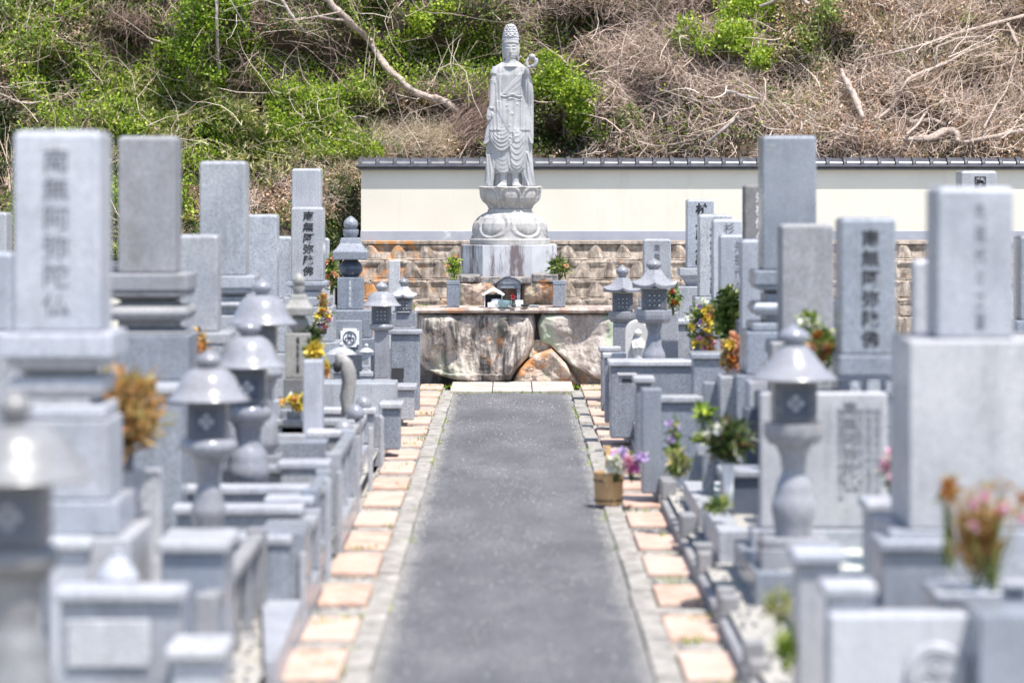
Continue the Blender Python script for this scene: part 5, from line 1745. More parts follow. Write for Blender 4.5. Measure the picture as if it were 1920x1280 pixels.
# ---- flowers and plants
def bouquet(name, label, cat, cx, cy, Z, rx, ry, cols, nb=16, leafn=350, leafmat=None, vase=None, bs=.045, yb=None, group=None, spike=False, leafL=.06, seed=0, lw=.4, up=(0, -.1, .5)):
    r = np.random.default_rng(seed + 100)
    k = Z / F; C = W(cx, cy, Z)
    rxm, rym = rx * k, ry * k
    zb = 2 + (362 - (yb or cy + ry)) * k
    root = thing(name, label, cat, (C.x, Z, zb), group)
    leafmat = leafmat or L_mid
    if leafn:
        d = r.normal(size=(leafn, 3)); d /= np.linalg.norm(d, axis=1)[:, None]
        P = d * (r.uniform(.1, 1, leafn)[:, None] ** .5) * np.array([rxm, rxm * .8, rym]) + np.array(C)
        V, Fc, t = leaves_mesh(P, leafL, leafL * lw, up, 1, seed)
        fast('foliage', V, Fc, leafmat, t, root)
    n = 14
    P = np.tile(np.array([[C.x, Z, zb]]), (n, 1)) + r.normal(size=(n, 3)) * .01
    T = np.array(C) + r.normal(size=(n, 3)) * np.array([rxm * .5, rxm * .4, rym * .4])
    D = T - P; L = np.linalg.norm(D, axis=1); D /= L[:, None]
    V, Fc, t = twigs_mesh(P, D, L, np.full(n, .004), .08, seed)
    fast('stems', V, Fc, L_mid, t, root)
    done = {}
    for i in range(nb):
        c = cols[i % len(cols)]
        a = r.uniform(0, 2 * math.pi); q = r.uniform(0, 1) ** .6
        p = np.array(C) + np.array([rxm * q * math.cos(a), -rxm * (.55 + .3 * r.random()) * (1 - .4 * q), rym * q * math.sin(a)])
        if spike: p[2] = C.z + rym * r.uniform(-.2, 1)
        m = 26
        dd = r.normal(size=(m, 3)); dd[:, 1] -= .8; dd /= np.linalg.norm(dd, axis=1)[:, None]
        V, Fc, t = leaves_mesh(np.tile(p, (m, 1)) + dd * bs * .12, bs, bs * .75, (0, -.5, .3), 1, seed + i * 7)
        fast('blossom', V, Fc, PETM[c], t, root)
    if vase:
        vm, vw, vy0, vy1 = vase
        z0, z1 = 2 + (362 - vy1) * k, 2 + (362 - vy0) * k
        G().lathe(C.x, Z, [(vw * k * .8, z0), (vw * k * .85, z0 + (z1 - z0) * .5), (vw * k, z1 - .01), (vw * k * 1.08, z1), (vw * k * .8, z1)], 24).build('vase', vm, root, smooth=True)
    return root
M_green = flat('green_vase', (.03, .20, .10), .3)
M_steel = flat('white_vase', (.72, .73, .75), .25)
BQ = 'flower offerings'
bouquet('bouquet', 'big bouquet of yellow, white and lilac pansies in a green vase on the right', 'bouquet', 1322, 610, 21.9, 33, 48, ['lilac', 'yellow', 'white', 'yellow', 'purple', 'pink', 'yellow', 'orange', 'white'], 34, 520, L_mid, (M_green, 14, 655, 690), .04, 670, BQ, seed=1)
bouquet('bouquet', 'tall dark green and yellow evergreen sprig bundle beside the pansies', 'bouquet', 1366, 588, 21.6, 22, 48, ['yellow'], 0, 650, L_mid, (M_green, 10, 640, 680), .05, 660, BQ, seed=2, leafL=.08)
bouquet('bouquet', 'orange and red flowers below the pansy bouquet', 'bouquet', 1374, 668, 19.3, 22, 36, ['peach', 'rust', 'peach', 'white', 'yellow', 'peach'], 16, 300, L_rust, (M_steel, 10, 700, 716), .05, 712, BQ, seed=3)
bouquet('bouquet', 'reddish and white bouquet in front of the weathered right gravestone', 'bouquet', 1546, 650, 15.2, 30, 30, ['rust', 'peach'], 6, 300, L_mid, None, .035, 715, BQ, seed=4)
bouquet('bouquet', 'white lilies over green leaves in front of the weathered right gravestone', 'bouquet', 1518, 625, 15.4, 20, 36, ['white'], 3, 220, L_mid, None, .05, 700, BQ, seed=5)
bouquet('bouquet', 'white, pink and yellow bouquet in front of the sharp inscribed stone on the left', 'bouquet', 606, 598, 23.6, 13, 18, ['white', 'lilac', 'yellow', 'pink', 'red', 'white', 'yellow'], 18, 120, L_mid, (M_bowl, 8, 612, 626), .035, 625, BQ, seed=6)
bouquet('bouquet', 'dry russet leaf sprig standing above the pink and yellow bouquet on the left', 'bouquet', 606, 566, 23.7, 9, 20, ['rust'], 0, 170, L_rust, None, .04, 600, BQ, seed=7, leafL=.04)
bouquet('bouquet', 'green leaved bouquet with orange buds beside the dark sphere tower', 'bouquet', 622, 510, 26.4, 13, 34, ['peach', 'orange', 'peach'], 8, 300, L_mid, None, .03, 550, BQ, seed=8)
bouquet('bouquet', 'yellow flowers with dark green leaves right of the small weathered tower', 'bouquet', 588, 656, 18.8, 9, 22, ['yellow', 'yellow'], 4, 160, L_dark, None, .06, 700, BQ, seed=9)
bouquet('bouquet', 'tall green leaves above the yellow flowers left of the mini lanterns', 'bouquet', 590, 628, 19.3, 12, 18, ['white'], 0, 110, L_dark, None, .06, 650, BQ, seed=10)
bouquet('pansy_box', 'low planter of yellow and white pansies before the small tower', 'planter', 562, 754, 18.8, 30, 11, ['yellow', 'yellow', 'white', 'orange', 'yellow'], 20, 120, L_mid, None, .035, 770, BQ, seed=11)
bouquet('bouquet', 'tiny cluster of orange and yellow flowers at the slim post on the left', 'bouquet', 607, 690, 19.2, 6, 18, ['orange', 'yellow'], 5, 30, L_mid, None, .04, 710, BQ, seed=12)
bouquet('dried_plant', 'dry orange brown plant in a grey vase beside the nearest left gravestone', 'plant', 236, 780, 12.2, 62, 78, ['rust'], 0, 620, L_rust, (MATS['dark'], 18, 836, 882), .05, 862, None, seed=13, leafL=.10, lw=.2, up=(0, 0, .7))
bouquet('plant', 'orange and green leaves growing beside the wide granite base on the left', 'plant', 372, 655, 17.6, 14, 34, ['orange'], 2, 110, L_rust, None, .04, 700, None, seed=14)
bouquet('plant', 'green sprig between the first and second left gravestones', 'plant', 395, 640, 18.2, 16, 18, ['orange'], 1, 60, L_mid, None, .04, 670, None, seed=34)
bouquet('shrub_pot', 'bushy green plant with white buds in a pale vase on the right', 'plant', 1366, 826, 15.4, 38, 40, ['white'], 1, 560, L_dark, (M_steel, 11, 868, 952), .04, 880, None, seed=15, leafL=.07)
bouquet('plant', 'thin young plant with a leafy top beside the green pot on the right', 'plant', 1322, 772, 16.6, 12, 13, [], 0, 60, L_bright, None, .04, 840, None, seed=16) if False else None
bouquet('plant', 'thin young plant with a leafy top beside the bushy green pot on the right', 'plant', 1320, 775, 16.6, 14, 14, ['white'], 0, 70, L_bright, None, .04, 850, None, seed=16, leafL=.06)
bouquet('plant', 'pale potted plant at the foot of the thin young plant', 'plant', 1320, 826, 16.4, 20, 12, ['white'], 2, 80, L_mid, (M_steel, 16, 830, 852), .04, 850, None, seed=36, leafL=.05)
bouquet('plant', 'slender lilac flower stalks by the framed right wall panel', 'plant', 1262, 830, 16.6, 12, 44, ['lilac', 'lilac'], 5, 60, L_mid, None, .022, 890, None, seed=17, spike=True)
bouquet('plant', 'yellow green grass tuft in the gravel behind the bucket', 'plant', 1272, 868, 16.5, 18, 20, ['white'], 0, 120, L_sasa, None, .035, 890, None, seed=37)
bouquet('bouquet', 'white flower and purple flowers leaning out of the wooden bucket', 'bouquet', 1184, 862, 18.0, 34, 18, ['magenta', 'lilac', 'magenta', 'lilac', 'purple', 'pink'], 12, 70, L_mid, None, .045, 900, None, seed=18)
bouquet('bouquet', 'white flower standing in the wooden bucket beside its handle', 'bouquet', 1156, 865, 17.95, 10, 14, ['white'], 6, 14, L_mid, None, .06, 900, None, seed=19)
bouquet('bouquet', 'pink and white flowers squeezed beside the pale gravestone block on the right', 'bouquet', 1676, 885, 12.9, 15, 36, ['pink', 'white', 'pink', 'pink'], 12, 30, L_mid, None, .05, 930, BQ, seed=20)
bouquet('plant', 'blurred plant with pink and russet blossoms at the right edge', 'plant', 1858, 945, 9.9, 78, 48, ['pink', 'rust', 'pink'], 7, 200, L_rust, None, .022, 1100, None, seed=21, leafL=.03)
bouquet('plant', 'blurred upright russet and green stems before the pale block on the right', 'plant', 1835, 1040, 9.95, 38, 60, ['rust'], 0, 260, L_rust, (M_steel, 26, 1100, 1130), .05, 1110, None, seed=22, leafL=.13, lw=.10, up=(0, 0, 3))
bouquet('plant', 'single orange flower spike before the pale block on the right', 'plant', 1777, 920, 10.1, 4, 22, ['orange', 'rust'], 4, 20, L_rust, None, .03, 1060, None, seed=23, spike=True)
bouquet('bouquet', 'leafy bouquet at the left corner of the white statue plinth', 'bouquet', 851, 500, 30.6, 13, 24, ['peach'], 2, 240, L_bright, None, .03, 526, BQ, seed=24, leafL=.05)
bouquet('bouquet', 'dark leaved bouquet with a pink flower at the right corner of the statue plinth', 'bouquet', 1048, 502, 30.4, 19, 15, ['peach'], 1, 200, L_mid, None, .03, 522, BQ, seed=25, leafL=.09, lw=.25)
bouquet('bouquet', 'small green and red bouquet behind the vase shaped lantern', 'bouquet', 1262, 562, 24.6, 11, 22, ['red', 'white', 'rust'], 6, 150, L_mid, None, .03, 590, BQ, seed=26)
bouquet('weed_tuft', 'yellow green weeds in the gravel plot at the lower right', 'weeds', 1462, 1140, 10.9, 28, 20, ['white'], 0, 90, L_sasa, None, .04, 1165, None, seed=27, leafL=.07, lw=.15, up=(0, 0, 1))
bouquet('weed_tuft', 'second tuft of yellow green weeds nearer the lower right corner post', 'weeds', 1474, 1215, 9.95, 18, 30, ['white'], 0, 80, L_bright, None, .04, 1255, None, seed=47, leafL=.05, lw=.3, up=(0, 0, .6))
bouquet('plant', 'small green weeds on the right plot gravel beside the white vase', 'plant', 1345, 950, 14.9, 30, 10, ['white'], 0, 50, L_mid, None, .04, 960, None, seed=28)

# tufts of weeds along the joints and kerbs: nobody could count them
def weeds():
    P = []
    def line(x0, y0, x1, y1, n, zz, s=.02):
        for _ in range(n):
            u = random.random()
            P.append((x0 + (x1 - x0) * u + random.gauss(0, s), y0 + (y1 - y0) * u + random.gauss(0, s), zz))
    for sg in (-1, 1):
        for _ in range(12):
            y = random.uniform(13, 28); line(sg * .585, y, sg * .59, y + random.uniform(.05, .4), 9, .004, .012)
        for _ in range(22):
            y = random.uniform(10, 28); x = sg * random.uniform(.72, .95); line(x, y, x + .1, y + .05, 16, 0, .03)
        line(sg * .62, 28.5, sg * 1.1, 29.4, 300, -.02, .12)
    line(-.6, 28.22, .6, 28.22, 120, .01, .03)
    line(-1.6, 23.4, -1.05, 23.6, 200, .14, .06)
    line(-1.1, 29.3, -.62, 29.5, 260, -.01, .06); line(.62, 29.3, 1.05, 29.5, 260, -.01, .06)
    for k in range(7):
        x = random.uniform(-1.3, 1.3); line(x, 30.1, x + .15, 30.15, 40, .79, .02)
    for _ in range(60):
        x = random.uniform(1.1, 2.6); y = random.uniform(9.5, 25); line(x, y, x + .05, y + .1, 14, .16, .05)
    P = np.array(P)
    V, Fc, t = leaves_mesh(P, .035, .008, (0, 0, 1.6), 1, 5)
    tag(fast('weeds', V, Fc, L_bright, t), 'small green weeds in the joints beside the path', 'weeds', kind='stuff')
    # petals and grit lying on the asphalt
    r = np.random.default_rng(8); n = 5200
    PX = np.clip(r.normal(0, .42, n), -.66, .66); PY = 9 + 19.2 * r.random(n) ** .8
    keep = (np.sin(PX * 5 + PY * 1.7) + np.sin(PY * 3.1 + 1) + r.normal(0, .8, n)) > .1
    edge = r.random(n) < .25; PX = np.where(edge, np.sign(r.normal(size=n)) * r.uniform(.5, .62, n), PX)
    Pt = np.stack([PX, PY, np.full(n, .022)], 1)[keep | edge]
    V, Fc, t = leaves_mesh(Pt, .011, .009, (0, 0, .0), 1, 9)
    V[:, 2] = .020 + (V[:, 2] - V[:, 2].mean()) * .25 * 0 + np.abs(V[:, 2] - .022) * .35
    tag(fast('fallen_petals', V, Fc, PETM['white'], t), 'pale fallen petals and grit strewn over the asphalt path', 'petals', kind='stuff')
    # scattered pebbles on the plots
    r = np.random.default_rng(3); n = 9000
    X = r.uniform(1.0, 2.8, n) * np.where(r.random(n) < .5, -1, 1); Y = r.uniform(9, 29.5, n)
    Zp = np.full(n, .112)
    n2 = 2500; X2 = r.uniform(.71, .97, n2) * np.where(r.random(n2) < .5, -1, 1); Y2 = r.uniform(9, 29.5, n2)
    X = np.concatenate([X, X2]); Y = np.concatenate([Y, Y2]); Zp = np.concatenate([Zp, np.full(n2, -.006)])
    oct_ = np.array([[1, 0, 0], [0, 1, 0], [-1, 0, 0], [0, -1, 0], [0, 0, .7], [0, 0, -.7]])
    s = r.uniform(.006, .018, len(X))[:, None, None]
    V = (oct_[None] * s * r.uniform(.6, 1.3, (len(X), 6, 1)) + np.stack([X, Y, Zp], 1)[:, None]).reshape(-1, 3)
    fc = np.array([[0, 1, 4], [1, 2, 4], [2, 3, 4], [3, 0, 4], [1, 0, 5], [2, 1, 5], [3, 2, 5], [0, 3, 5]])
    Fc = (np.arange(len(X))[:, None, None] * 6 + fc[None]).reshape(-1, 3)
    tag(fast('pebbles', V, Fc, GR['old']), 'loose pale pebbles strewn over the plots', 'pebbles', kind='stuff')
weeds()

# ================================================================== HILLSIDE
_ph = np.random.default_rng(11)
_waves = [(a * math.cos(t), a * math.sin(t), p, .5 / a ** .85) for a, t, p in zip(np.geomspace(.5, 9, 26), _ph.uniform(0, math.pi, 26), _ph.uniform(0, 6.28, 26))]
def bumps(X, Z_):
    s = np.zeros_like(X)
    for a, b, p, m in _waves:
        s += m * np.sin(a * X + b * Z_ * 1.3 + p)
    return s * .34
HOLLOWS = [(235, 95, 50, 45, .55), (590, 128, 95, 48, .6), (1065, 262, 70, 34, .6), (885, 105, 55, 45, .4), (1235, 190, 60, 40, .45), (1470, 165, 45, 45, .45), (10, 270, 45, 60, .5), (720, 235, 70, 30, .5),
           (100, 150, 40, 35, .4), (470, 190, 60, 25, .45), (1690, 235, 60, 35, .35), (330, 215, 45, 25, .35), (1120, 40, 60, 30, .3), (790, 110, 40, 40, .4), (1860, 170, 50, 40, .3), (640, 390, 50, 60, .2), (1360, 130, 60, 30, .35), (50, 20, 40, 20, .35), (1560, 90, 50, 30, .3), (700, 30, 40, 30, .35)]
def hollows(X, Z_):
    d = np.zeros_like(X)
    for px, py, rx, ry, dp in HOLLOWS:
        x0 = (px - 960) * 35 / F; z0 = 2 + (362 - py) * 35 / F; ax = rx * 35 / F; az_ = ry * 35 / F
        q = ((X - x0) / ax) ** 2 + ((Z_ - z0) / az_) ** 2
        wob = 1 + .35 * np.sin(X * 7 + Z_ * 5 + px) 
        d += dp * np.exp(-(q * wob) ** 1.6)
    return d
def hillY(X, Z_):
    base = 34.2 + (Z_ - 2.2) * .62
    base = base + np.clip((-1.9 - X) / 1.0, 0, 1) * -.35
    y = base + bumps(X, Z_) * .85 + hollows(X, Z_)
    lim = 34.05 + np.clip(-1.9 - X, 0, 1) * -2.0
    return np.where(Z_ < 3.4, np.maximum(y, lim), y)
def hill():
    xs = np.linspace(-13, 14, 240); zs = np.concatenate([np.linspace(-.1, 7, 130), np.linspace(7.3, 16, 24)])
    X, Z_ = np.meshgrid(xs, zs)
    Y = hillY(X, Z_)
    back = np.where(Z_ > 15.9, Y + 60, Y)
    V = np.stack([X, np.where(Z_ > 15.9, Y + 60, Y), Z_], -1).reshape(-1, 3)
    n = len(xs); i = np.arange(len(zs) - 1)[:, None] * n + np.arange(n - 1)[None]
    Fc = np.stack([i, i + 1, i + n + 1, i + n], -1).reshape(-1, 4)
    struct(fast('hillside', V, Fc, M_soil, smooth=True))
hill()
def on_hill(px, py, off=0.0):
    """world points where view rays meet the hillside (arrays), lifted off it by off metres"""
    px = np.asarray(px, float); py = np.asarray(py, float)
    Y = np.full_like(px, 35.0)
    for _ in range(12):
        X = (px - 960) * Y / F; Z_ = 2 + (362 - py) * Y / F
        Y = .5 * Y + .5 * hillY(X, Z_)
    X = (px - 960) * Y / F; Z_ = 2 + (362 - py) * Y / F
    P = np.stack([X, Y, Z_], -1)
    P[..., 1] -= np.asarray(off) * .85; P[..., 2] += np.asarray(off) * .5
    return P
rh = np.random.default_rng(21)
def blob(cx, cy, rx, ry, n):
    a = rh.uniform(0, 6.283, n); q = np.sqrt(rh.uniform(0, 1, n)) * rh.uniform(.75, 1.15, n)
    return cx + rx * q * np.cos(a), cy + ry * q * np.sin(a)
def clumpmask(px, py, sc, thr, seed):
    r = np.random.default_rng(seed); s = np.zeros_like(px)
    for _ in range(14):
        f = r.uniform(.4, 2.6) / sc; t = r.uniform(0, 6.28); s += np.sin(px * f * math.cos(t) + py * f * 1.3 * math.sin(t) + r.uniform(0, 6.28)) / (f * sc) ** .5
    return s > thr

# --- ground cover leaves: density follows what grows where
def region(n, x0, x1, y0, y1):
    return rh.uniform(x0, x1, n), rh.uniform(y0, y1, n)
parts = {'bright': [], 'mid': [], 'dark': [], 'sasa': [], 'dry': []}
def scatter(kind, px, py, L, wd, off, up=(0, -.6, .6), spread=1.0, tl=(0, 1), seed=None):
    P = on_hill(px, py, rh.uniform(off[0], off[1], len(px)))
    parts[kind].append(leaves_mesh(P, L, wd, up, spread, seed or int(rh.integers(1e6)), tl))
XW = (-160, 2080)
# left lower bank: mixed greens
for (n, x0, x1, y0, y1, thr, kind, L, wd, off, tl) in (
        (22000, -160, 470, -60, 330, -.5, 'mid', .055, .030, (.0, .22), (0, 1)),
        (27000, -160, 470, -60, 330, .0, 'bright', .05, .028, (.10, .34), (.1, 1)),
        (7000, -160, 300, 20, 240, .2, 'dry', .05, .02, (.05, .25), (.2, 1)),
        (9000, 190, 720, 150, 330, -.4, 'mid', .05, .027, (0, .2), (0, 1)),
        (15000, 400, 720, 175, 310, -.5, 'bright', .045, .022, (.08, .30), (.1, 1)),
        (11000, 330, 700, 305, 500, -.8, 'dark', .036, .022, (0, .10), (0, 1)),
        (6500, 330, 700, 290, 500, .2, 'mid', .035, .02, (.04, .14), (0, 1)),
        (9000, 330, 700, 290, 420, -2, 'dry', .045, .02, (.01, .12), (0, 1)),
        (7000, -160, 340, 330, 560, -.5, 'bright', .05, .026, (0, .2), (0, 1)),
        (6200, -160, 340, 330, 560, -.5, 'mid', .05, .026, (0, .2), (0, 1)),
        (19000, 430, 1000, -60, 250, .35, 'bright', .042, .024, (.06, .34), (.15, 1)),
        (18000, 430, 1130, -60, 300, -.5, 'mid', .042, .022, (.02, .26), (0, .9)),
        (8000, 430, 1130, -60, 300, -.3, 'dark', .04, .022, (0, .16), (0, .8)),
        (8000, 1000, 1560, -60, 300, .5, 'mid', .04, .022, (.04, .24), (0, 1)),
        (3500, 1000, 1560, -60, 300, 1.0, 'bright', .04, .022, (.08, .28), (.2, 1)),
        (15000, 1000, 2080, -60, 310, -.6, 'dry', .045, .02, (.02, .2), (0, 1)),
        (19000, 1450, 2080, -60, 310, -.8, 'dry', .045, .022, (.04, .28), (.2, 1)),
        (6000, 1440, 2080, -60, 220, .6, 'mid', .04, .022, (.08, .26), (.2, 1)),
        (5000, 700, 960, 200, 310, -.4, 'dry', .05, .022, (.02, .16), (.1, 1))):
    px, py = region(n, x0, x1, y0, y1)
    m = clumpmask(px, py, 34, thr, int(x0 + y0 + n))
    scatter(kind, px[m], py[m], L, wd, off, tl=tl)
px, py = region(15000, -160, 2080, -70, 330); scatter('dark', px, py, .045, .024, (0, .06))
px, py = region(15000, -160, 2080, -70, 330); scatter('dry', px, py, .045, .022, (0, .06), tl=(0, .7))
px, py = region(6000, -160, 760, 300, 520); scatter('dark', px, py, .045, .024, (0, .06))
for hx, hy, hrx, hry, hd_ in HOLLOWS:
    px, py = blob(hx, hy, hrx, hry, 420); scatter('mid', px, py, .05, .026, (.0, .14), tl=(0, .7))
# bamboo grass blades
for (n, x0, x1, y0, y1, thr) in ((4200, 190, 480, 150, 330, -.9), (2400, 440, 720, 180, 330, -.5), (900, 330, 700, 300, 360, .2), (1100, -160, 200, 0, 330, .4), (700, 160, 330, 330, 520, -.3), (420, 690, 930, 40, 290, .8)):
    px, py = region(n, x0, x1, y0, y1); m = clumpmask(px, py, 30, thr, n)
    scatter('sasa', px[m], py[m], .13, .022, (.10, .34), (0, -.5, .1), 1.0)
names = {'bright': ('bright_undergrowth', 'fresh bright green leaves of the undergrowth on the hillside', L_bright), 'mid': ('green_undergrowth', 'green leaves creeping over the hillside', L_mid),
         'dark': ('ivy_cover', 'dark low ivy leaves covering the hillside', L_dark), 'sasa': ('bamboo_grass', 'pale green and straw coloured bamboo grass blades on the slope', L_sasa), 'dry': ('dead_leaves', 'brown dead leaves lying over the slope', L_dry)}
for k_, ps in parts.items():
    V, Fc, t = cat_mesh(ps)
    nm, lb, mt = names[k_]
    tag(fast(nm, V, Fc, mt, t), lb, 'undergrowth' if k_ != 'dry' else 'dead leaves', kind='stuff')

# --- dead twigs and brush
def hill_dirs(n, ang0, ang1):
    """unit directions lying roughly in the slope plane, angle from +x towards up-slope"""
    a = rh.uniform(ang0, ang1, n); up = np.array([0, .527, .85])
    d = np.cos(a)[:, None] * np.array([1, 0, 0]) + np.sin(a)[:, None] * up
    d += rh.normal(size=(n, 3)) * .16 + np.array([0, -.12, .03])
    return d / np.linalg.norm(d, axis=1)[:, None]
tw = []; st = []
def brush(dst, n, x0, x1, y0, y1, thr, L, rad, a0=0, a1=2 * math.pi, off=(.01, .2), bend=.3, tl=(0, 1), sc=40):
    px, py = region(n, x0, x1, y0, y1); m = clumpmask(px, py, sc, thr, n + int(x0))
    px, py = px[m], py[m]; n = len(px)
    P = on_hill(px, py, rh.uniform(off[0], off[1], n))
    dst.append(twigs_mesh(P, hill_dirs(n, a0, a1), rh.uniform(L[0], L[1], n), rh.uniform(rad[0], rad[1], n), bend, int(rh.integers(1e6)), tl))
brush(tw, 9500, 960, 1420, -60, 200, -1.5, (.10, .38), (.0025, .0055), off=(.02, .26), bend=.45, tl=(.15, .9))
brush(tw, 5200, 1090, 1700, 90, 310, -1.2, (.10, .40), (.003, .006), off=(.02, .26), bend=.4, tl=(.2, 1))
brush(tw, 4800, 1480, 2080, 20, 310, -1.2, (.12, .45), (.003, .006), .2, 2.8, (.02, .26), .4, (.2, 1))
brush(tw, 1600, 1500, 2080, -60, 100, -.6, (.12, .35), (.003, .005), tl=(.2, 1))
brush(tw, 520, 1560, 2080, 70, 300, -.6, (.3, .9), (.004, .009), -.4, 1.6, (.15, .38), .35, (.5, 1))
brush(tw, 150, 1050, 1560, 60, 300, -3, (.3, .8), (.006, .012), 0, 6.28, (.15, .32), .35, (.5, 1))
brush(tw, 1900, 430, 900, -60, 260, .6, (.15, .6), (.0025, .005), tl=(.1, .9))
brush(tw, 1500, 470, 720, 90, 180, -1, (.2, .6), (.002, .0045), 2.6, 4.2, (.0, .25), tl=(0, .5))
brush(tw, 1500, 800, 930, 195, 290, -1, (.25, .6), (.003, .006), .3, 1.2, (.02, .28), .2, (0, .5))
brush(tw, 700, 700, 930, 230, 300, -1, (.1, .35), (.002, .005), 0, 6.28, (.02, .2), .3, (.1, .9))
brush(tw, 1500, -160, 460, -60, 330, .5, (.15, .6), (.002, .0045), off=(.05, .35), tl=(.2, 1))
brush(tw, 1000, 190, 280, 30, 130, -3, (.12, .4), (.002, .005), 3.6, 5.8, (.1, .35), tl=(0, .5))
brush(tw, 260, -160, 960, -40, 330, -3, (.4, 1.2), (.003, .006), 0, 3.14, (.15, .45), .4, (.5, 1))
brush(tw, 1800, 430, 700, 300, 400, -1, (.1, .3), (.0025, .005), tl=(.2, 1))
V, Fc, t = cat_mesh(tw)
tag(fast('dead_twigs', V, Fc, M_twig, t), 'tangled dead twigs and cut brushwood on the slope', 'brushwood', kind='stuff')
brush(st, 2600, -160, 420, -20, 330, .1, (.15, .4), (.0018, .0035), .8, 2.3, (.05, .25))
brush(st, 3600, 1480, 2080, -60, 310, -.4, (.15, .45), (.002, .004), .6, 2.5, (.02, .2))
brush(st, 1400, 330, 720, 240, 350, -.6, (.12, .35), (.002, .004), 0, 3.1, (.02, .2))
brush(st, 1500, 700, 960, 240, 305, -1, (.12, .4), (.002, .004), 0, 3.1, (.02, .15))
brush(st, 1000, -160, 340, 330, 520, -.4, (.12, .4), (.002, .004), 0, 3.1, (.02, .15))
V, Fc, t = cat_mesh(st)
tag(fast('dry_grass', V, Fc, M_straw, t), 'straw coloured dry grass stalks on the slope', 'dry grass', kind='stuff')

# --- single shrubs
def shrub(label, blobs, n, mat, L=.05, wd=.03, depth=.35, seed=0, tl=(0, 1)):
    r = np.random.default_rng(seed)
    cx = sum(b[0] for b in blobs) / len(blobs); cy = max(b[1] + b[3] for b in blobs)
    base = on_hill(np.array([cx]), np.array([cy]))[0]
    root = thing('shrub', label, 'shrub', tuple(base), 'shrubs on the hillside')
    Ps = []; tot = sum(b[2] * b[3] for b in blobs)
    for bx, by, rx, ry in blobs:
        m = int(n * rx * ry / tot)
        C = on_hill(np.array([bx]), np.array([by]))[0]; k = C[1] / F
        # clumped: sub-balls over the blob's outside
        nc = max(6, m // 55)
        d = r.normal(size=(nc, 3)); d /= np.linalg.norm(d, axis=1)[:, None]; d[:, 1] = -abs(d[:, 1])
        cc = C + d * np.array([rx * k, depth, ry * k]) * r.uniform(.45, 1.0, (nc, 1)) + np.array([0, -depth * .25, .05])
        idx = r.integers(0, nc, m)
        P = cc[idx] + r.normal(size=(m, 3)) * np.array([.07, .07, .055])
        Ps.append(P)
    P = np.concatenate(Ps)
    V, Fc, t = leaves_mesh(P, L, wd, (0, -.3, .25), 1, seed, tl)
    fast('foliage', V, Fc, mat, t, root)
    nb = 26
    T = P[r.integers(0, len(P), nb)]; D = T - base; Ln = np.linalg.norm(D, axis=1); D /= Ln[:, None]
    V, Fc, t = twigs_mesh(np.tile(base, (nb, 1)), D, Ln, np.full(nb, .009), .12, seed, (.1, .8))
    fast('branches', V, Fc, M_twig, t, root)
shrub('lush bright green shrub directly right of the statue, dark beneath', [(1045, 165, 50, 45), (1085, 190, 40, 42), (1030, 130, 30, 25), (1100, 240, 32, 28)], 5200, L_bright, seed=1, depth=.45)
shrub('ivy clad bright green crown around the thin trunk at the upper left', [(385, 30, 55, 55), (360, 95, 40, 50), (395, 150, 30, 30)], 4600, L_bright, seed=2, tl=(0, .85))
shrub('bright yellow green shrub at the upper right among brushwood', [(1400, 30, 60, 45), (1370, 80, 45, 40), (1425, 120, 30, 26)], 4200, L_bright, seed=3, tl=(.2, 1))
shrub('small green shrub left of the big upper right shrub', [(1290, 72, 36, 28), (1322, 98, 22, 18)], 1500, L_bright, seed=4)
shrub('loose green shrub at the right of the upper right brush', [(1520, 80, 34, 40), (1545, 40, 24, 30)], 1300, L_mid, seed=5, tl=(.3, 1))
shrub('bright green low shrub left of the tiled wall top', [(600, 240, 55, 36), (655, 275, 40, 26), (545, 262, 40, 26)], 3600, L_bright, L=.045, wd=.022, seed=6, depth=.25)
shrub('yellow green sprays above the middle of the fallen trunk', [(790, 40, 32, 30), (830, 20, 26, 20)], 900, L_bright, seed=7, tl=(.4, 1), depth=.2)
shrub('small bright shrub left of the statue head', [(868, 150, 22, 30), (850, 110, 18, 20)], 700, L_bright, seed=8, tl=(.3, 1), depth=.2)
shrub('green shrub at the far upper left corner', [(25, 30, 60, 40), (60, 90, 40, 30)], 2200, L_mid, seed=9, tl=(.3, 1))
shrub('green bush right of the tall blurred left gravestone', [(215, 215, 40, 32), (240, 250, 40, 25)], 1700, L_bright, seed=10)
shrub('young green shrub on the wall top right of the statue shrub', [(1175, 230, 22, 28), (1140, 262, 30, 20)], 900, L_mid, seed=11, tl=(.3, 1), depth=.2)
shrub('dark green shrub in the hollow at the left edge', [(8, 250, 40, 60), (20, 330, 30, 30)], 1800, L_dark, seed=12)
shrub('small bright tuft on the brown slope right of centre', [(1272, 184, 10, 12)], 120, L_bright, seed=13, depth=.08)
shrub('small green tuft among the pale branches at the upper right', [(1800, 45, 12, 12)], 130, L_bright, seed=14, depth=.08)
shrub('dark ivy mound beside the left end of the tiled wall', [(640, 400, 36, 60), (628, 470, 30, 30)], 2600, L_dark, L=.035, wd=.022, seed=15, depth=.15)
shrub('light green weeds by the tower behind the left gravestones', [(205, 400, 24, 60), (345, 400, 20, 60)], 1500, L_bright, seed=16, depth=.2)

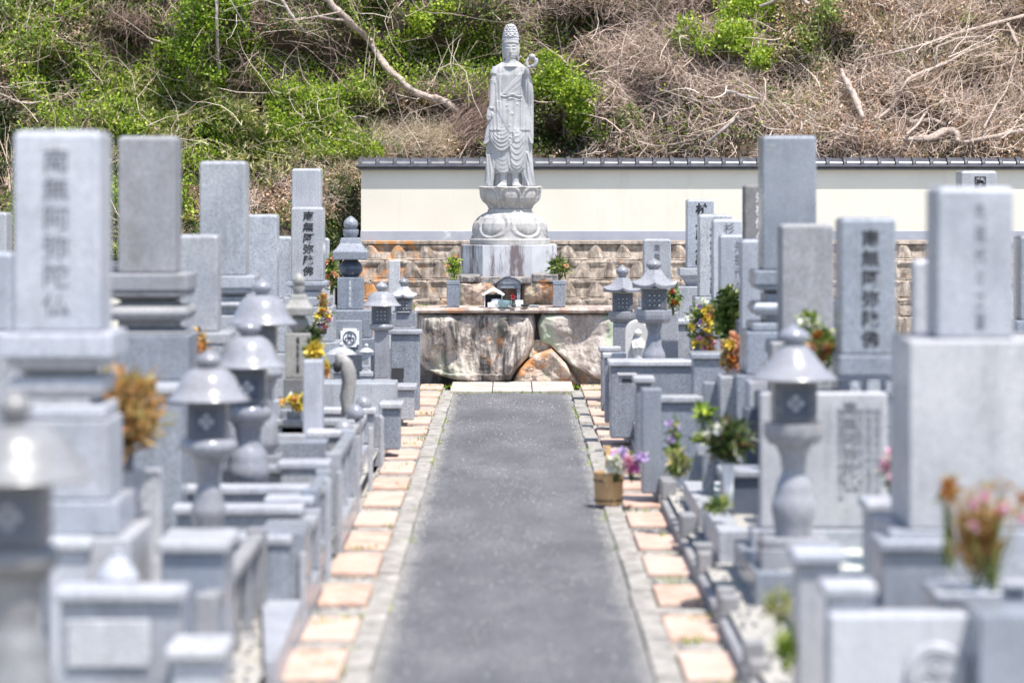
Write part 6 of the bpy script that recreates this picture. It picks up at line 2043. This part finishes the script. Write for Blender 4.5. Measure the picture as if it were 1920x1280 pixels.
# --- big single branches
def branch(label, pts, mat, off=.22, side=(), name='fallen_branch', cat='fallen branch', group='fallen branches on the slope', seed=0):
    r = random.Random(seed)
    A = np.array([(p[0], p[1]) for p in pts], float)
    offs = np.array([p[3] if len(p) > 3 else off for p in pts])
    P = on_hill(A[:, 0], A[:, 1], offs)
    # subdivide smoothly (catmull-rom)
    Q = []; Rr = []
    n = len(P)
    for i in range(n - 1):
        p0, p1, p2, p3 = P[max(i - 1, 0)], P[i], P[i + 1], P[min(i + 2, n - 1)]
        for j in range(7):
            t = j / 7
            Q.append(.5 * ((2 * p1) + (-p0 + p2) * t + (2 * p0 - 5 * p1 + 4 * p2 - p3) * t * t + (-p0 + 3 * p1 - 3 * p2 + p3) * t ** 3))
            Rr.append(pts[i][2] + (pts[i + 1][2] - pts[i][2]) * t)
    Q.append(P[-1]); Rr.append(pts[-1][2])
    root = thing(name, label, cat, tuple(P[0]), group)
    g = G(); g.tube(Q, [max(.003, (q * 35 / F if group is None or q > 6 else q * 24 / F) * r.uniform(.86, 1.14)) for q in Rr], 12)
    vs = []
    for x, y, z in g.v:
        d = mnoise.fractal((x * 9, y * 9, z * 9), 1, 2, 3) * .012
        vs.append((x + d, y, z + d))
    g.v = vs
    g.build('limb', mat, root, smooth=True)
    for sp in side:
        S_ = np.array([(p[0], p[1]) for p in sp], float)
        PP = on_hill(S_[:, 0], S_[:, 1], off + .05)
        G().tube([tuple(p) for p in PP], [max(.003, p[2] * 35 / F) for p in sp], 7).build('side_twig', mat, root, smooth=True)
branch('long curved pale fallen trunk sweeping down to the statue from the upper left', [(560, -30, 6.6), (592, 0, 6.6), (622, 32, 6.6), (648, 58, 7.4), (668, 76, 6.6), (692, 98, 6.4), (708, 122, 6.4), (726, 150, 6.6), (748, 170, 6.6), (772, 192, 6.8), (800, 205, 7), (832, 213, 7.2), (868, 230, 6.4, .14)], M_barkpale, .30,
       side=([(662, 68, 3), (630, 66, 2.6), (600, 60, 2.2), (594, 48, 1)], [(600, 10, 1.4), (650, 18, 1.2), (662, 26, .8), (690, 80, .5)], [(640, 52, 1.6), (600, 60, 1.2), (560, 68, 1), (520, 64, .6)], [(700, 112, 1.4), (680, 80, 1), (660, 30, .6)]), name='fallen_tree', seed=1)
branch('greyish slanting limb left of the long fallen trunk', [(505, -20, 6), (525, 10, 6), (545, 42, 5), (560, 62, 4), (575, 78, 2)], M_barkgrey, .2, side=([(540, 36, 1.6), (500, 22, 1.2), (440, 20, .8)],), seed=2)
branch('thin upright trunk rising through the ivy at the upper left', [(414, 180, 5, .1), (413, 120, 4.6), (412, 60, 4.5), (411, 0, 4.2), (410, -40, 4)], M_barkgrey, .42, name='slim_tree', cat='tree', seed=3, side=([(424, 0, 1), (438, 40, 1), (460, 80, .9), (490, 110, .7)],))
branch('forked bare twig at the far left edge', [(-20, 192, 2), (20, 205, 2.4), (50, 218, 2.6), (88, 214, 1.6)], M_barkpale, .3, side=([(30, 210, 1.8), (10, 218, 1.4), (-10, 212, 1)],), seed=4)
branch('pale peeled stump end sticking out of the debris at the right', [(1572, 160, 5), (1585, 190, 6.5), (1600, 218, 7), (1612, 250, 5)], M_barkpale, .35, seed=5)
branch('long pale branch arching over the debris at the upper right', [(1600, 140, 2), (1700, 118, 3), (1780, 92, 4), (1850, 72, 4.5), (1930, 52, 5)], M_barkpale, .32, seed=6)
branch('forked pale branch below the arching one at the right', [(1640, 250, 3), (1668, 225, 4.5), (1690, 185, 5), (1720, 165, 4.5), (1770, 145, 4), (1800, 128, 3), (1860, 105, 2.5)], M_barkpale, .34, side=([(1745, 155, 2.6), (1750, 120, 2.2), (1790, 104, 2), (1840, 100, 1.6)],), seed=7)
branch('straight cut pole leaning among the debris at the upper right', [(1880, 76, 5), (1892, 100, 5.5), (1900, 120, 5)], M_barkpale, .38, seed=8)
branch('thick bent root lying on top of the tiled wall at the right', [(1690, 285, 5), (1735, 284, 7), (1765, 270, 7.5), (1785, 272, 7), (1790, 290, 5)], M_barkpale, .30, side=([(1700, 258, 5), (1740, 252, 4), (1766, 262, 3)],), seed=9)
branch('long low log lying just above the right wall tiles', [(1800, 290, 4), (1850, 280, 5.5), (1905, 268, 6), (1960, 262, 5)], M_barkpale, .28, seed=10)
branch('straight dead stick slanting to the wall top in the middle right', [(1322, 292, 4), (1350, 268, 4.5), (1382, 240, 4.5)], M_barkgrey, .28, seed=11)
branch('short broken log in the middle of the brown slope', [(1358, 190, 4), (1390, 200, 4.5), (1425, 208, 3)], M_barkgrey, .25, seed=12)
branch('low bent twig above the wall tiles right of the statue shrub', [(1195, 284, 2.2), (1225, 294, 2.6), (1260, 290, 2.6), (1300, 281, 2)], M_barkpale, .25, seed=13)
branch('thin arching stick left of the cut shrub at the upper right', [(1100, 90, 1.4), (1130, 74, 1.8), (1170, 70, 2), (1205, 69, 1.6)], M_barkpale, .3, seed=14)
branch('sawn log end at the top edge among the upper right shrubs', [(1420, 42, 3.6), (1440, 34, 3.8), (1460, 26, 3.8)], M_barkgrey, .35, seed=15)
branch('grey log crossing the top right shrubs', [(1460, 4, 4), (1490, 20, 4.5), (1512, 38, 4.5)], M_barkpale, .35, seed=16)
branch('slanting pale stick at the right edge of the slope', [(1836, 272, 2.6), (1858, 230, 2.8), (1880, 195, 2.4), (1900, 120, 1.4)], M_barkpale, .38, seed=17)
branch('short propped stick on the debris near the right wall', [(1692, 286, 3.4), (1712, 268, 3.6), (1728, 244, 3.2)], M_barkpale, .42, seed=18)
branch('thin horizontal twig crossing behind the statue head', [(770, 22, 1), (795, 45, 1.2), (850, 52, 1.4), (920, 64, 1), (990, 70, .8)], M_barkpale, .3, seed=19)
